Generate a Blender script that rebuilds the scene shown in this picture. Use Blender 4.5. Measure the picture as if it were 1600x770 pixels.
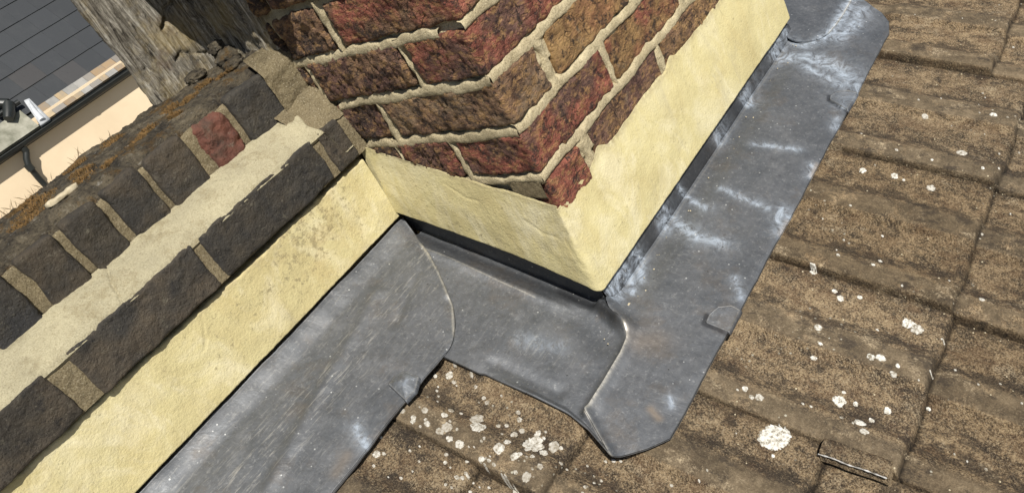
import bpy, math, random
import numpy as np
from mathutils import Matrix, Vector

# ------------------------------------------------------------------ scene, camera, light
for o in list(bpy.data.objects):
    bpy.data.objects.remove(o)
scene = bpy.context.scene
COL = scene.collection
rng = np.random.RandomState(7)
random.seed(7)

# camera (metres; X runs along the eaves, Y up the roof slope, Z up; origin = lower corner of the chimney render)
cam_d = bpy.data.cameras.new('camera')
cam = bpy.data.objects.new('camera', cam_d)
COL.objects.link(cam)
RIGHT = Vector((0.53607289, -0.72477469, -0.43281347))
DOWN = Vector((-0.6615314, -0.04217643, -0.74873049))
FWD = Vector((0.52440639, 0.68769382, -0.50207086))
cam.matrix_world = Matrix((
    (RIGHT.x, -DOWN.x, -FWD.x, -0.583816),
    (RIGHT.y, -DOWN.y, -FWD.y, -0.642447),
    (RIGHT.z, -DOWN.z, -FWD.z, 0.641415),
    (0, 0, 0, 1)))
cam_d.sensor_width = 36.0
cam_d.lens = 1198.865 * 36.0 / 1600.0
cam_d.clip_start = 0.02
cam_d.clip_end = 500.0
scene.camera = cam

SUN = Vector((-0.21, -0.56, 0.80)).normalized()
world = bpy.data.worlds.new('World')
scene.world = world
world.use_nodes = True
wn = world.node_tree.nodes
bg = wn['Background']
sky = wn.new('ShaderNodeTexSky')
sky.sky_type = 'NISHITA'
sky.sun_disc = False
sky.sun_elevation = math.asin(SUN.z)
sky.sun_rotation = math.atan2(SUN.x, SUN.y)
world.node_tree.links.new(sky.outputs[0], bg.inputs[0])
bg.inputs[1].default_value = 0.05
sun_d = bpy.data.lights.new('sun', 'SUN')
sun_d.energy = 5.0
sun_d.angle = math.radians(0.53)
sun_d.color = (1.0, 0.955, 0.88)
sun = bpy.data.objects.new('sun', sun_d)
COL.objects.link(sun)
sun.location = (-2, -5, 7)
sun.rotation_euler = (-SUN).to_track_quat('-Z', 'Y').to_euler()
vs = scene.view_settings
vs.view_transform = 'Standard'
vs.look = 'None'
vs.gamma = 1.0
vs.exposure = 0.27
vs.use_curve_mapping = False
scene.cycles.use_denoising = True

# ------------------------------------------------------------------ noise (numpy, vectorised)
_perm = np.random.RandomState(3).permutation(256)
_perm = np.concatenate([_perm, _perm, _perm])
_grad = np.random.RandomState(5).normal(size=(256, 3))
_grad /= np.linalg.norm(_grad, axis=1)[:, None]

def pn(P):
    """gradient noise, about -1..1"""
    P = np.asarray(P, dtype=np.float64)
    I = np.floor(P).astype(np.int64)
    F = P - I
    I &= 255
    W = F * F * F * (F * (F * 6 - 15) + 10)
    out = 0
    for dx in (0, 1):
        wx = W[:, 0] if dx else 1 - W[:, 0]
        for dy in (0, 1):
            wy = W[:, 1] if dy else 1 - W[:, 1]
            for dz in (0, 1):
                wz = W[:, 2] if dz else 1 - W[:, 2]
                h = _perm[_perm[_perm[(I[:, 0] + dx) & 255] + ((I[:, 1] + dy) & 255)] + ((I[:, 2] + dz) & 255)]
                g = _grad[h]
                d = g[:, 0] * (F[:, 0] - dx) + g[:, 1] * (F[:, 1] - dy) + g[:, 2] * (F[:, 2] - dz)
                out = out + wx * wy * wz * d
    return out * 1.6

def fbm(P, scale=1.0, octaves=4, rough=0.5, seed=0.0, ridged=False):
    P = np.asarray(P, dtype=np.float64) * scale + seed * 17.31
    a, s, tot = 1.0, 0.0, 0.0
    for _ in range(octaves):
        n = pn(P)
        if ridged:
            n = 1 - 2 * np.abs(n)
        s = s + a * n
        tot += a
        a *= rough
        P = P * 2.03 + 11.7
    return s / tot

def sstep(a, b, x):
    t = np.clip((x - a) / (b - a), 0, 1)
    return t * t * (3 - 2 * t)

def seg(px, py, pts, w):
    d = np.full(len(px), 9.0)
    for (x0, y0), (x1, y1) in zip(pts[:-1], pts[1:]):
        vx, vy = x1 - x0, y1 - y0
        q = np.clip(((px - x0) * vx + (py - y0) * vy) / (vx * vx + vy * vy), 0, 1)
        d = np.minimum(d, np.hypot(px - x0 - q * vx, py - y0 - q * vy))
    return np.exp(-(d / w) ** 2)

# ------------------------------------------------------------------ mesh and object helpers
def grid_faces(nu, nv, base=0):
    i = np.arange(nu - 1)[:, None]
    j = np.arange(nv - 1)[None, :]
    a = i * nv + j
    return np.stack([a, a + nv, a + nv + 1, a + 1], -1).reshape(-1, 4) + base

def mesh_obj(name, V, F, mat, parent=None, attrs=None, smooth=True):
    """ONE mesh object from world-space vertices; kept relative to its parent's location"""
    V = np.asarray(V, dtype=np.float64)
    if parent is not None:
        V = V - np.array(WLOC[parent])[None, :]
    me = bpy.data.meshes.new(name)
    F = np.asarray(F)
    n = F.shape[1]
    me.vertices.add(len(V))
    me.vertices.foreach_set('co', V.astype(np.float32).ravel())
    me.loops.add(F.size)
    me.loops.foreach_set('vertex_index', F.astype(np.int32).ravel())
    me.polygons.add(len(F))
    me.polygons.foreach_set('loop_start', np.arange(0, F.size, n, dtype=np.int32))
    me.polygons.foreach_set('use_smooth', np.full(len(F), smooth))
    me.update(calc_edges=True)
    for k, A in (attrs or {}).items():
        A = np.asarray(A, dtype=np.float32)
        if A.ndim == 1:
            at = me.attributes.new(k, 'FLOAT', 'POINT')
            at.data.foreach_set('value', A)
        else:
            at = me.attributes.new(k, 'FLOAT_COLOR', 'POINT')
            at.data.foreach_set('color', np.concatenate([A, np.ones((len(A), 1), np.float32)], 1).ravel())
    me.materials.append(mat)
    o = bpy.data.objects.new(name, me)
    COL.objects.link(o)
    if parent is not None:
        o.parent = parent
    WLOC[o] = (0, 0, 0) if parent is None else WLOC[parent]
    return o

WLOC = {}

def thing(name, label, cat, loc=(0, 0, 0), group=None):
    o = bpy.data.objects.new(name, None)
    o.empty_display_size = 0.05
    COL.objects.link(o)
    o.location = loc
    WLOC[o] = tuple(loc)
    return tag(o, label, cat, group)

def tag(o, label=None, cat=None, group=None, kind=None):
    if label: o['label'] = label
    if cat: o['category'] = cat
    if group: o['group'] = group
    if kind: o['kind'] = kind
    return o

class MB:
    """collects vertices / quads for one mesh"""
    def __init__(self):
        self.V, self.F, self.A, self.n = [], [], {}, 0
    def add(self, V, F, **attrs):
        V = np.asarray(V, float)
        self.V.append(V); self.F.append(np.asarray(F) + self.n); self.n += len(V)
        for k, a in attrs.items():
            a = np.asarray(a, float)
            if a.ndim == 0: a = np.full(len(V), float(a))
            if a.ndim == 1 and a.shape[0] == 3 and len(V) != 3: a = np.tile(a, (len(V), 1))
            self.A.setdefault(k, []).append(a)
    def box(self, x0, x1, y0, y1, z0, z1, **attrs):
        V = [(x, y, z) for x in (x0, x1) for y in (y0, y1) for z in (z0, z1)]
        F = [(0, 1, 3, 2), (4, 6, 7, 5), (0, 4, 5, 1), (2, 3, 7, 6), (0, 2, 6, 4), (1, 5, 7, 3)]
        self.add(V, F, **attrs)
    def tube(self, pts, r, sides=10, cap=True, **attrs):
        pts = [Vector(p) for p in pts]
        rs = r if hasattr(r, '__len__') else [r] * len(pts)
        V, n = [], len(pts)
        up = Vector((0.13, 0.21, 0.97)).normalized()
        for i, p in enumerate(pts):
            t = (pts[min(i + 1, n - 1)] - pts[max(i - 1, 0)]).normalized()
            a = t.cross(up)
            if a.length < 1e-3: a = t.cross(Vector((1, 0, 0)))
            a.normalize(); b = t.cross(a)
            for k in range(sides + 1):
                w = 2 * math.pi * k / sides
                V.append(p + (a * math.cos(w) + b * math.sin(w)) * rs[i])
        V = np.array([tuple(v) for v in V])
        F = grid_faces(n, sides + 1)
        self.add(V, F, **attrs)
        if cap:
            for i in (0, n - 1):
                c = pts[i]
                ring = V[i * (sides + 1):(i + 1) * (sides + 1)]
                W = np.concatenate([ring, [tuple(c)]])
                self.add(W, [(k, k + 1, sides + 1, sides + 1) for k in range(sides)], **attrs)
    def build(self, name, mat, parent=None, smooth=True):
        at = {k: np.concatenate(v) for k, v in self.A.items()}
        return mesh_obj(name, np.concatenate(self.V), np.concatenate(self.F), mat, parent, at, smooth)

def box_grid(x0, x1, y0, y1, z0, z1, cell):
    """a welded box whose six faces are grids"""
    dims = [(x0, x1), (y0, y1), (z0, z1)]
    ns = [max(1, int(round((b - a) / cell))) for a, b in dims]
    V, F, base = [], [], 0
    for ax in range(3):
        u, v = (ax + 1) % 3, (ax + 2) % 3
        U = np.linspace(*dims[u], ns[u] + 1)
        W = np.linspace(*dims[v], ns[v] + 1)
        for side in (0, 1):
            P = np.zeros((len(U), len(W), 3))
            P[..., ax] = dims[ax][side]
            P[..., u] = U[:, None]
            P[..., v] = W[None, :]
            f = grid_faces(len(U), len(W), base)
            if side == 0: f = f[:, ::-1]
            V.append(P.reshape(-1, 3)); F.append(f); base += len(U) * len(W)
    V = np.concatenate(V); F = np.concatenate(F)
    key = np.round(V * 1e6).astype(np.int64)
    _, idx, inv = np.unique(key, axis=0, return_index=True, return_inverse=True)
    return V[idx], inv.ravel()[F]

# ------------------------------------------------------------------ material helpers
class N:
    def __init__(self, name):
        m = bpy.data.materials.new(name)
        m.use_nodes = True
        self.m, self.nt = m, m.node_tree
        self.nodes = self.nt.nodes
        self.bsdf = self.nodes['Principled BSDF']
        self.co = self.nodes.new('ShaderNodeTexCoord').outputs['Object']
    def link(self, a, b): self.nt.links.new(a, b)
    def put(self, sock, v):
        if hasattr(v, 'is_output') or hasattr(v, 'links'): self.link(v, sock)
        elif sock.type == 'RGBA' and hasattr(v, '__len__') and len(v) == 3: sock.default_value = (*v, 1)
        elif sock.type == 'RGBA' and not hasattr(v, '__len__'): sock.default_value = (v, v, v, 1)
        else: sock.default_value = v
    def map(self, scale=(1, 1, 1), rot=(0, 0, 0), src=None):
        n = self.nodes.new('ShaderNodeMapping')
        n.inputs['Scale'].default_value = scale
        n.inputs['Rotation'].default_value = rot
        self.link(src or self.co, n.inputs['Vector'])
        return n.outputs[0]
    def noise(self, scale, detail=4, rough=0.55, vec=None, dist=0.0, lac=2.0):
        n = self.nodes.new('ShaderNodeTexNoise')
        n.inputs['Scale'].default_value = scale
        n.inputs['Detail'].default_value = detail
        n.inputs['Roughness'].default_value = rough
        n.inputs['Distortion'].default_value = dist
        n.inputs['Lacunarity'].default_value = lac
        self.link(vec or self.co, n.inputs['Vector'])
        return n.outputs['Fac']
    def voro(self, scale, vec=None, feature='F1', out='Distance', rand=1.0):
        n = self.nodes.new('ShaderNodeTexVoronoi')
        n.feature = feature
        n.inputs['Scale'].default_value = scale
        n.inputs['Randomness'].default_value = rand
        self.link(vec or self.co, n.inputs['Vector'])
        return n.outputs[out]
    def ramp(self, fac, stops, interp='LINEAR'):
        n = self.nodes.new('ShaderNodeValToRGB')
        cr = n.color_ramp
        cr.interpolation = interp
        while len(cr.elements) < len(stops): cr.elements.new(0.5)
        for e, (p, c) in zip(cr.elements, stops):
            e.position = p
            e.color = (c, c, c, 1) if not hasattr(c, '__len__') else (*c, 1)
        self.put(n.inputs[0], fac)
        return n.outputs[0]
    def mix(self, fac, a, b, blend='MIX'):
        n = self.nodes.new('ShaderNodeMix')
        n.data_type = 'RGBA'; n.blend_type = blend
        self.put(n.inputs[0], fac); self.put(n.inputs[6], a); self.put(n.inputs[7], b)
        return n.outputs[2]
    def math(self, op, a, b=0.0, clamp=False):
        n = self.nodes.new('ShaderNodeMath')
        n.operation = op; n.use_clamp = clamp
        self.put(n.inputs[0], a); self.put(n.inputs[1], b)
        return n.outputs[0]
    def attr(self, name, color=False):
        n = self.nodes.new('ShaderNodeAttribute')
        n.attribute_name = name
        return n.outputs['Color'] if color else n.outputs['Fac']
    def bump(self, height, dist=0.001, strength=1.0, normal=None):
        n = self.nodes.new('ShaderNodeBump')
        n.inputs['Strength'].default_value = strength
        n.inputs['Distance'].default_value = dist
        self.put(n.inputs['Height'], height)
        if normal is not None: self.link(normal, n.inputs['Normal'])
        return n.outputs[0]
    def done(self, color, rough=0.9, normal=None, metallic=0.0, spec=0.3):
        b = self.bsdf
        self.put(b.inputs['Base Color'], color)
        self.put(b.inputs['Roughness'], rough)
        self.put(b.inputs['Metallic'], metallic)
        b.inputs['Specular IOR Level'].default_value = spec
        if normal is not None: self.link(normal, b.inputs['Normal'])
        return self.m

def mat_brick():
    n = N('old_brick')
    c = n.attr('bcol', True)
    v = n.noise(38, 6, 0.65, dist=0.6)
    c = n.mix(n.ramp(v, [(0.36, 0.0), (0.66, 1.0)]), n.mix(1.0, c, (0.42, 0.36, 0.37), 'MULTIPLY'), n.mix(1.0, c, (1.35, 1.3, 1.25), 'MULTIPLY'))
    w = n.noise(75, 5, 0.7, vec=n.map((1, 1, 1.7), (0.5, 0.3, 0)))
    c = n.mix(n.ramp(w, [(0.50, 0.0), (0.60, 0.9)]), c, n.mix(0.66, c, (0.42, 0.25, 0.10)))
    d = n.noise(52, 6, 0.75, vec=n.map((1, 1, 1), (1, 2, 0.4)))
    c = n.mix(n.ramp(d, [(0.53, 0.0), (0.60, 0.85)]), c, (0.030, 0.022, 0.020))
    s = n.noise(330, 3, 0.6)
    c = n.mix(n.ramp(s, [(0.60, 0.0), (0.68, 0.5)]), c, (0.38, 0.24, 0.15))
    e = n.noise(18, 5, 0.7, vec=n.map((1, 1, 1), (0.2, 1.2, 2.4)))
    c = n.mix(n.ramp(e, [(0.62, 0.0), (0.74, 0.5)]), c, (0.36, 0.30, 0.19))
    vo = n.voro(40, vec=n.map((1, 1, 2.0), (0.4, 0.9, 0.2)), feature='DISTANCE_TO_EDGE')
    wob = n.ramp(vo, [(0.0, 1.0), (0.03, 0.0)])
    crk = n.math('MULTIPLY', wob, n.ramp(n.noise(30, 4, 0.7), [(0.50, 0.0), (0.58, 1.0)]))
    c = n.mix(n.math('MULTIPLY', crk, 0.7), c, (0.03, 0.02, 0.016))
    hl = n.noise(140, 5, 0.75, vec=n.map((1, 1, 1.5), (1.0, 0.2, 0.4)))
    c = n.mix(n.ramp(hl, [(0.57, 0.0), (0.66, 0.6)]), c, n.mix(0.5, c, (0.52, 0.27, 0.16)))
    h = n.math('ADD', n.noise(260, 5, 0.7), n.math('MULTIPLY', n.noise(90, 4, 0.7, vec=n.map((1, 1, 2.2), (0.6, 0.4, 0))), 1.6))
    h = n.math('SUBTRACT', h, n.math('MULTIPLY', crk, 0.8))
    return n.done(c, n.ramp(v, [(0, 0.95), (1, 0.7)]), n.bump(h, 0.0055, 1.0), spec=0.35)

def mat_mortar(name, base, dark, grain=0.35, attr=None, mott=0.0):
    n = N(name)
    v = n.noise(14, 7, 0.75)
    c = n.mix(n.ramp(v, [(0.35, 0.0), (0.65, 1.0)]), dark, base)
    if mott:
        k = n.noise(24, 7, 0.8, vec=n.map((1, 1, 1), (0.3, 0.1, 0.7)))
        c = n.mix(n.ramp(k, [(0.50, 0.0), (0.62, mott)]), c, (0.26, 0.215, 0.125))
    g = n.noise(520, 3, 0.7)
    c = n.mix(n.ramp(g, [(0.35, grain), (0.5, 0.0)]), c, n.mix(1.0, c, (0.45, 0.42, 0.38), 'MULTIPLY'))
    c = n.mix(n.ramp(g, [(0.6, 0.0), (0.72, grain)]), c, n.mix(0.5, c, (0.85, 0.78, 0.6)))
    p = n.noise(120, 4, 0.75)
    c = n.mix(n.ramp(p, [(0.62, 0.0), (0.72, 0.6)]), c, n.mix(1.0, dark, (0.5, 0.5, 0.5), 'MULTIPLY'))
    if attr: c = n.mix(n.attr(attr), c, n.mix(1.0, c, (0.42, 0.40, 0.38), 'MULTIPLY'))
    h = n.math('ADD', n.noise(430, 4, 0.75), n.math('MULTIPLY', n.noise(130, 4, 0.6), 1.2))
    return n.done(c, 0.95, n.bump(h, 0.0022, 0.9), spec=0.2)

def mat_render():
    n = N('cream_painted_render')
    v = n.noise(7, 5, 0.6, dist=0.8)
    c = n.ramp(v, [(0.3, (0.50, 0.43, 0.22)), (0.5, (0.59, 0.52, 0.275)), (0.7, (0.67, 0.61, 0.39))])
    st = n.noise(16, 5, 0.6, vec=n.map((1, 1, 0.35), (0, 0.5, 0.3)), dist=0.7)
    c = n.mix(n.ramp(st, [(0.52, 0.0), (0.74, 0.55)]), c, (0.50, 0.41, 0.19))
    g = n.noise(650, 2, 0.6)
    c = n.mix(n.ramp(g, [(0.30, 0.5), (0.44, 0.0)]), c, (0.42, 0.35, 0.2))
    gr = n.noise(9, 7, 0.75, vec=n.map((1.6, 1.6, 0.5), (0, 0.2, 0.9)), dist=0.8)
    c = n.mix(n.ramp(gr, [(0.54, 0.0), (0.68, 0.4)]), c, (0.40, 0.36, 0.25))
    bl = n.noise(11, 6, 0.7, vec=n.map((1, 1, 0.6), (0.7, 0, 0)), dist=1.0)
    c = n.mix(n.ramp(bl, [(0.52, 0.0), (0.66, 0.4)]), c, (0.78, 0.72, 0.52))
    # pitted, lichen-stained patch (painted on by where the wall is dirty)
    dirt = n.attr('dirt')
    sp = n.noise(115, 5, 0.75)
    spots = n.ramp(n.math('ADD', sp, n.math('MULTIPLY', dirt, 0.115)), [(0.625, 0.0), (0.70, 0.75)])
    c = n.mix(spots, c, (0.27, 0.23, 0.13))
    c = n.mix(n.math('MULTIPLY', n.attr('tan'), n.ramp(n.noise(30, 5, 0.7), [(0.4, 0.0), (0.62, 0.75)])), c, (0.40, 0.29, 0.13))
    c = n.mix(n.math('MULTIPLY', n.attr('edge'), n.ramp(n.noise(90, 4, 0.7), [(0.35, 0.0), (0.6, 0.8)])), c, (0.33, 0.27, 0.16))
    h = n.math('ADD', n.noise(300, 4, 0.7), n.math('MULTIPLY', n.noise(75, 4, 0.6), 1.5))
    return n.done(c, 0.8, n.bump(h, 0.0010, 0.75), spec=0.3)

def mat_tile():
    n = N('weathered_concrete_tile')
    sm = n.attr('smooth_band')
    blot = n.noise(17, 8, 0.78, vec=n.map((1.5, 0.75, 1)), dist=0.6)
    fine = n.noise(420, 3, 0.75)
    mid = n.noise(110, 5, 0.75)
    mixv = n.math('ADD', n.math('MULTIPLY', blot, 0.62), n.math('MULTIPLY', mid, 0.38))
    coarse = n.ramp(mixv, [(0.40, (0.050, 0.037, 0.026)), (0.46, (0.135, 0.097, 0.058)), (0.51, (0.275, 0.195, 0.112)), (0.59, (0.45, 0.335, 0.20))])
    coarse = n.mix(n.ramp(fine, [(0.38, 0.8), (0.49, 0.0)]), coarse, (0.035, 0.026, 0.019))
    coarse = n.mix(n.ramp(fine, [(0.53, 0.0), (0.61, 0.85)]), coarse, (0.50, 0.39, 0.25))
    f2 = n.noise(900, 2, 0.6)
    coarse = n.mix(n.ramp(f2, [(0.58, 0.0), (0.66, 0.7)]), coarse, (0.55, 0.46, 0.33))
    smooth = n.ramp(n.math('ADD', n.math('MULTIPLY', blot, 0.5), n.math('MULTIPLY', n.noise(60, 5, 0.7), 0.5)),
                    [(0.38, (0.07, 0.054, 0.036)), (0.5, (0.125, 0.097, 0.063)), (0.64, (0.23, 0.18, 0.118))])
    red = n.noise(33, 6, 0.75, vec=n.map((1, 0.7, 1), (0, 0, 1)))
    coarse = n.mix(n.ramp(red, [(0.50, 0.0), (0.62, 0.45)]), coarse, (0.13, 0.075, 0.042))
    smooth = n.mix(n.ramp(fine, [(0.56, 0.0), (0.68, 0.5)]), smooth, (0.30, 0.25, 0.17))
    f = n.math('MULTIPLY', sm, n.ramp(n.noise(24, 5, 0.7), [(0.30, 0.0), (0.46, 0.9)]))
    c = n.mix(f, coarse, smooth)
    # black crusts
    bl = n.noise(30, 8, 0.82, vec=n.map((1.4, 0.8, 1)))
    c = n.mix(n.ramp(n.math('ADD', bl, n.math('MULTIPLY', n.attr('crusty'), 0.10)), [(0.54, 0.0), (0.60, 0.9)]), c, n.mix(0.74, c, (0.038, 0.031, 0.026)))
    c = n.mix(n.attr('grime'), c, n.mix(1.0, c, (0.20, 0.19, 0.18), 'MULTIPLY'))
    c = n.mix(1.0, c, n.attr('tone', True), 'MULTIPLY')
    lt = n.noise(21, 7, 0.8, vec=n.map((1.3, 0.8, 1), (0, 0, 0.3)))
    c = n.mix(n.math('MULTIPLY', n.ramp(lt, [(0.56, 0.0), (0.64, 0.75)]), n.ramp(fine, [(0.44, 0.1), (0.54, 1.0)])), c, (0.48, 0.385, 0.255))
    # pale speck lichens
    sp = n.voro(95, out='Distance')
    msk = n.math('MULTIPLY', n.ramp(sp, [(0.13, 1.0), (0.17, 0.0)]), n.ramp(n.noise(11, 3, 0.6, vec=n.map((1, 1, 1), (1, 0, 2))), [(0.56, 0.0), (0.60, 0.85)]))
    c = n.mix(msk, c, (0.5, 0.47, 0.38))
    h = n.math('ADD', n.math('MULTIPLY', fine, 1.4), n.math('MULTIPLY', mid, 1.6))
    h = n.math('MULTIPLY', h, n.math('SUBTRACT', 1.0, n.math('MULTIPLY', sm, 0.55)))
    return n.done(c, 0.93, n.bump(h, 0.0042, 1.0), spec=0.25)

def mat_lead():
    n = N('lead_sheet')
    cl = n.noise(9, 6, 0.62, dist=1.2)
    c = n.ramp(cl, [(0.30, (0.108, 0.116, 0.127)), (0.5, (0.138, 0.145, 0.155)), (0.70, (0.172, 0.178, 0.187))])
    br = n.noise(14, 5, 0.7, vec=n.map((1, 1, 1), (0.4, 0, 1)))
    c = n.mix(n.ramp(br, [(0.54, 0.0), (0.70, 0.6)]), c, (0.155, 0.135, 0.115))
    # scuffs: short streaks along the sheet
    st = n.noise(1.0, 6, 0.75, vec=n.map((28, 260, 120), (0, 0, 0.18)), dist=0.4)
    c = n.mix(n.math('MULTIPLY', n.ramp(st, [(0.54, 0.0), (0.66, 0.75)]), n.math('ADD', n.attr('scuff'), 0.10)), c, (0.38, 0.37, 0.345))
    st2 = n.noise(1.0, 6, 0.7, vec=n.map((190, 34, 90), (0, 0, 0.5)), dist=0.8)
    c = n.mix(n.ramp(st2, [(0.60, 0.0), (0.72, 0.35)]), c, (0.36, 0.36, 0.35))
    mo = n.noise(55, 6, 0.72, dist=0.5)
    c = n.mix(n.ramp(mo, [(0.54, 0.0), (0.74, 0.25)]), c, (0.30, 0.30, 0.305))
    c = n.mix(n.ramp(n.noise(170, 5, 0.8), [(0.56, 0.0), (0.66, 0.45)]), c, (0.36, 0.36, 0.355))
    c = n.mix(n.ramp(n.noise(90, 6, 0.8, vec=n.map((1, 1, 1), (0.4, 0.8, 0))), [(0.56, 0.0), (0.68, 0.5)]), c, (0.10, 0.10, 0.105))
    # carbonate bloom
    pa = n.math('MULTIPLY', n.attr('patina'), n.ramp(n.noise(34, 8, 0.8, vec=n.map((1, 1, 1)), dist=2.2), [(0.38, 0.0), (0.60, 1.0)]))
    c = n.mix(n.math('MULTIPLY', pa, 0.52, True), c, (0.38, 0.45, 0.54))
    c = n.mix(n.math('MULTIPLY', n.attr('crest'), n.ramp(n.noise(160, 4, 0.7), [(0.35, 0.3), (0.55, 1.0)])), c, (0.44, 0.42, 0.37))
    c = n.mix(n.attr('stain'), c, (0.30, 0.235, 0.17))
    c = n.mix(n.math('MULTIPLY', n.attr('sheltered_and_shade'), n.math('SUBTRACT', 1.0, pa, True)), c, n.mix(1.0, c, (0.42, 0.42, 0.43), 'MULTIPLY'))  # darkens sheltered lead, and carries the painted gap shadow round the clips
    # specks and drips
    sp = n.voro(62)
    c = n.mix(n.math('MULTIPLY', n.ramp(sp, [(0.055, 0.8), (0.085, 0.0)]), n.ramp(n.noise(20, 2, 0.5), [(0.42, 0.0), (0.5, 1.0)])), c, (0.55, 0.56, 0.55))
    sp2 = n.voro(31, vec=n.map((1, 1, 1), (0.3, 0.7, 0.2)))
    c = n.mix(n.ramp(sp2, [(0.025, 0.9), (0.038, 0.0)]), c, (0.03, 0.03, 0.03))
    h = n.math('ADD', n.noise(22, 5, 0.6, dist=0.6), n.math('MULTIPLY', n.noise(210, 4, 0.7), 0.12))
    h = n.math('ADD', h, n.math('MULTIPLY', n.voro(48, feature='SMOOTH_F1'), 0.35))
    r = n.ramp(n.noise(120, 5, 0.75), [(0.3, 0.44), (0.7, 0.66)])
    met = n.math('SUBTRACT', 0.68, n.math('MULTIPLY', pa, 0.68), True)
    return n.done(c, r, n.bump(h, 0.0026, 0.55), metallic=met, spec=0.45)

def mat_simple(name, c0, c1, scale=20, rough=0.8, bump=0.001, bscale=200, spec=0.3, stretch=(1, 1, 1), metallic=0.0):
    n = N(name)
    v = n.noise(scale, 6, 0.65, vec=n.map(stretch))
    c = n.mix(n.ramp(v, [(0.35, 0.0), (0.65, 1.0)]), c0, c1)
    return n.done(c, rough, n.bump(n.noise(bscale, 4, 0.7, vec=n.map(stretch)), bump, 0.8), spec=spec, metallic=metallic)

def mat_darkstone():
    n = N('sooty_coping_brick')
    c = n.attr('bcol', True)
    v = n.noise(30, 6, 0.7)
    c = n.mix(n.ramp(v, [(0.4, 0.0), (0.7, 0.8)]), c, n.mix(1.0, c, (1.9, 1.75, 1.5), 'MULTIPLY'))
    l = n.noise(85, 5, 0.75, vec=n.map((1, 1, 1), (1, 0.5, 0)))
    c = n.mix(n.ramp(l, [(0.58, 0.0), (0.70, 0.55)]), c, (0.17, 0.155, 0.115))
    b = n.noise(44, 5, 0.75, vec=n.map((1, 1, 1), (0, 1.5, 0.5)))
    c = n.mix(n.ramp(b, [(0.56, 0.0), (0.68, 0.7)]), c, (0.016, 0.016, 0.017))
    s = n.noise(420, 3, 0.6)
    c = n.mix(n.ramp(s, [(0.62, 0.0), (0.72, 0.5)]), c, (0.20, 0.18, 0.14))
    h = n.math('ADD', n.noise(330, 5, 0.75), n.math('MULTIPLY', n.noise(90, 4, 0.65), 1.8))
    return n.done(c, 0.8, n.bump(h, 0.0030, 1.0), spec=0.35)

def mat_mossy():
    n = N('mossy_wall_top')
    v = n.noise(26, 7, 0.75, dist=0.8)
    c = n.ramp(v, [(0.34, (0.022, 0.020, 0.018)), (0.48, (0.085, 0.072, 0.052)), (0.6, (0.15, 0.125, 0.085)), (0.72, (0.28, 0.25, 0.19))])
    m = n.noise(19, 6, 0.7, vec=n.map((1, 1, 1), (0.5, 0.2, 0.9)))
    c = n.mix(n.ramp(m, [(0.53, 0.0), (0.62, 0.8)]), c, (0.125, 0.072, 0.022))
    g = n.noise(130, 4, 0.75, vec=n.map((0.6, 2.0, 1.0)))
    c = n.mix(n.ramp(g, [(0.60, 0.0), (0.70, 0.7)]), c, (0.36, 0.34, 0.30))
    c = n.mix(n.ramp(n.noise(300, 3, 0.7), [(0.36, 0.6), (0.46, 0.0)]), c, (0.02, 0.016, 0.012))
    h = n.math('ADD', n.noise(300, 5, 0.75), n.math('MULTIPLY', n.noise(90, 5, 0.7, vec=n.map((0.5, 2, 1))), 2.0))
    return n.done(c, 0.95, n.bump(h, 0.0048, 1.0), spec=0.2)

def mat_pier():
    n = N('weathered_grained_pier')
    vec = n.map((130, 130, 13), (0, 0.06, 0))
    g = n.noise(1.0, 7, 0.75, vec=vec, dist=0.9)
    c = n.ramp(g, [(0.36, (0.025, 0.022, 0.018)), (0.45, (0.13, 0.115, 0.09)), (0.55, (0.30, 0.275, 0.225)), (0.64, (0.56, 0.53, 0.45))])
    t = n.noise(12, 5, 0.7)
    c = n.mix(n.ramp(t, [(0.46, 0.0), (0.60, 0.8)]), c, n.mix(0.5, c, (0.46, 0.35, 0.15)))
    r = n.noise(20, 5, 0.7, vec=n.map((1, 1, 1), (0.9, 0.3, 0.1)))
    c = n.mix(n.ramp(r, [(0.57, 0.0), (0.66, 0.45)]), c, (0.13, 0.09, 0.075))
    c = n.mix(n.ramp(n.noise(400, 3, 0.7), [(0.62, 0.0), (0.72, 0.5)]), c, (0.5, 0.47, 0.4))
    h = n.math('ADD', n.noise(1.0, 7, 0.8, vec=n.map((240, 240, 26), (0, 0.06, 0))), n.math('MULTIPLY', n.noise(160, 5, 0.7), 0.4))
    return n.done(c, 0.9, n.bump(h, 0.006, 1.0), spec=0.2)

def mat_slate():
    n = N('roof_slate')
    c = n.attr('bcol', True)
    v = n.noise(5, 5, 0.7, vec=n.map((1.2, 0.7, 0.7)))
    c = n.mix(n.ramp(v, [(0.50, 0.0), (0.72, 0.35)]), c, n.mix(0.5, c, (0.07, 0.072, 0.072)))
    c = n.mix(n.ramp(n.noise(24, 3, 0.6), [(0.66, 0.0), (0.72, 0.5)]), c, (0.02, 0.018, 0.02))
    return n.done(c, 0.6, n.bump(n.noise(60, 4, 0.6), 0.002, 0.5), spec=0.35)

def mat_crust():
    n = N('white_crust_lichen')
    v = n.noise(230, 4, 0.75)
    c = n.ramp(v, [(0.38, (0.20, 0.175, 0.13)), (0.46, (0.46, 0.44, 0.385)), (0.6, (0.72, 0.71, 0.66))])
    c = n.mix(n.attr('faint'), c, n.mix(0.62, c, (0.21, 0.175, 0.125)))
    return n.done(c, 0.95, n.bump(n.noise(500, 3, 0.7), 0.001, 0.8), spec=0.2)

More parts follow.
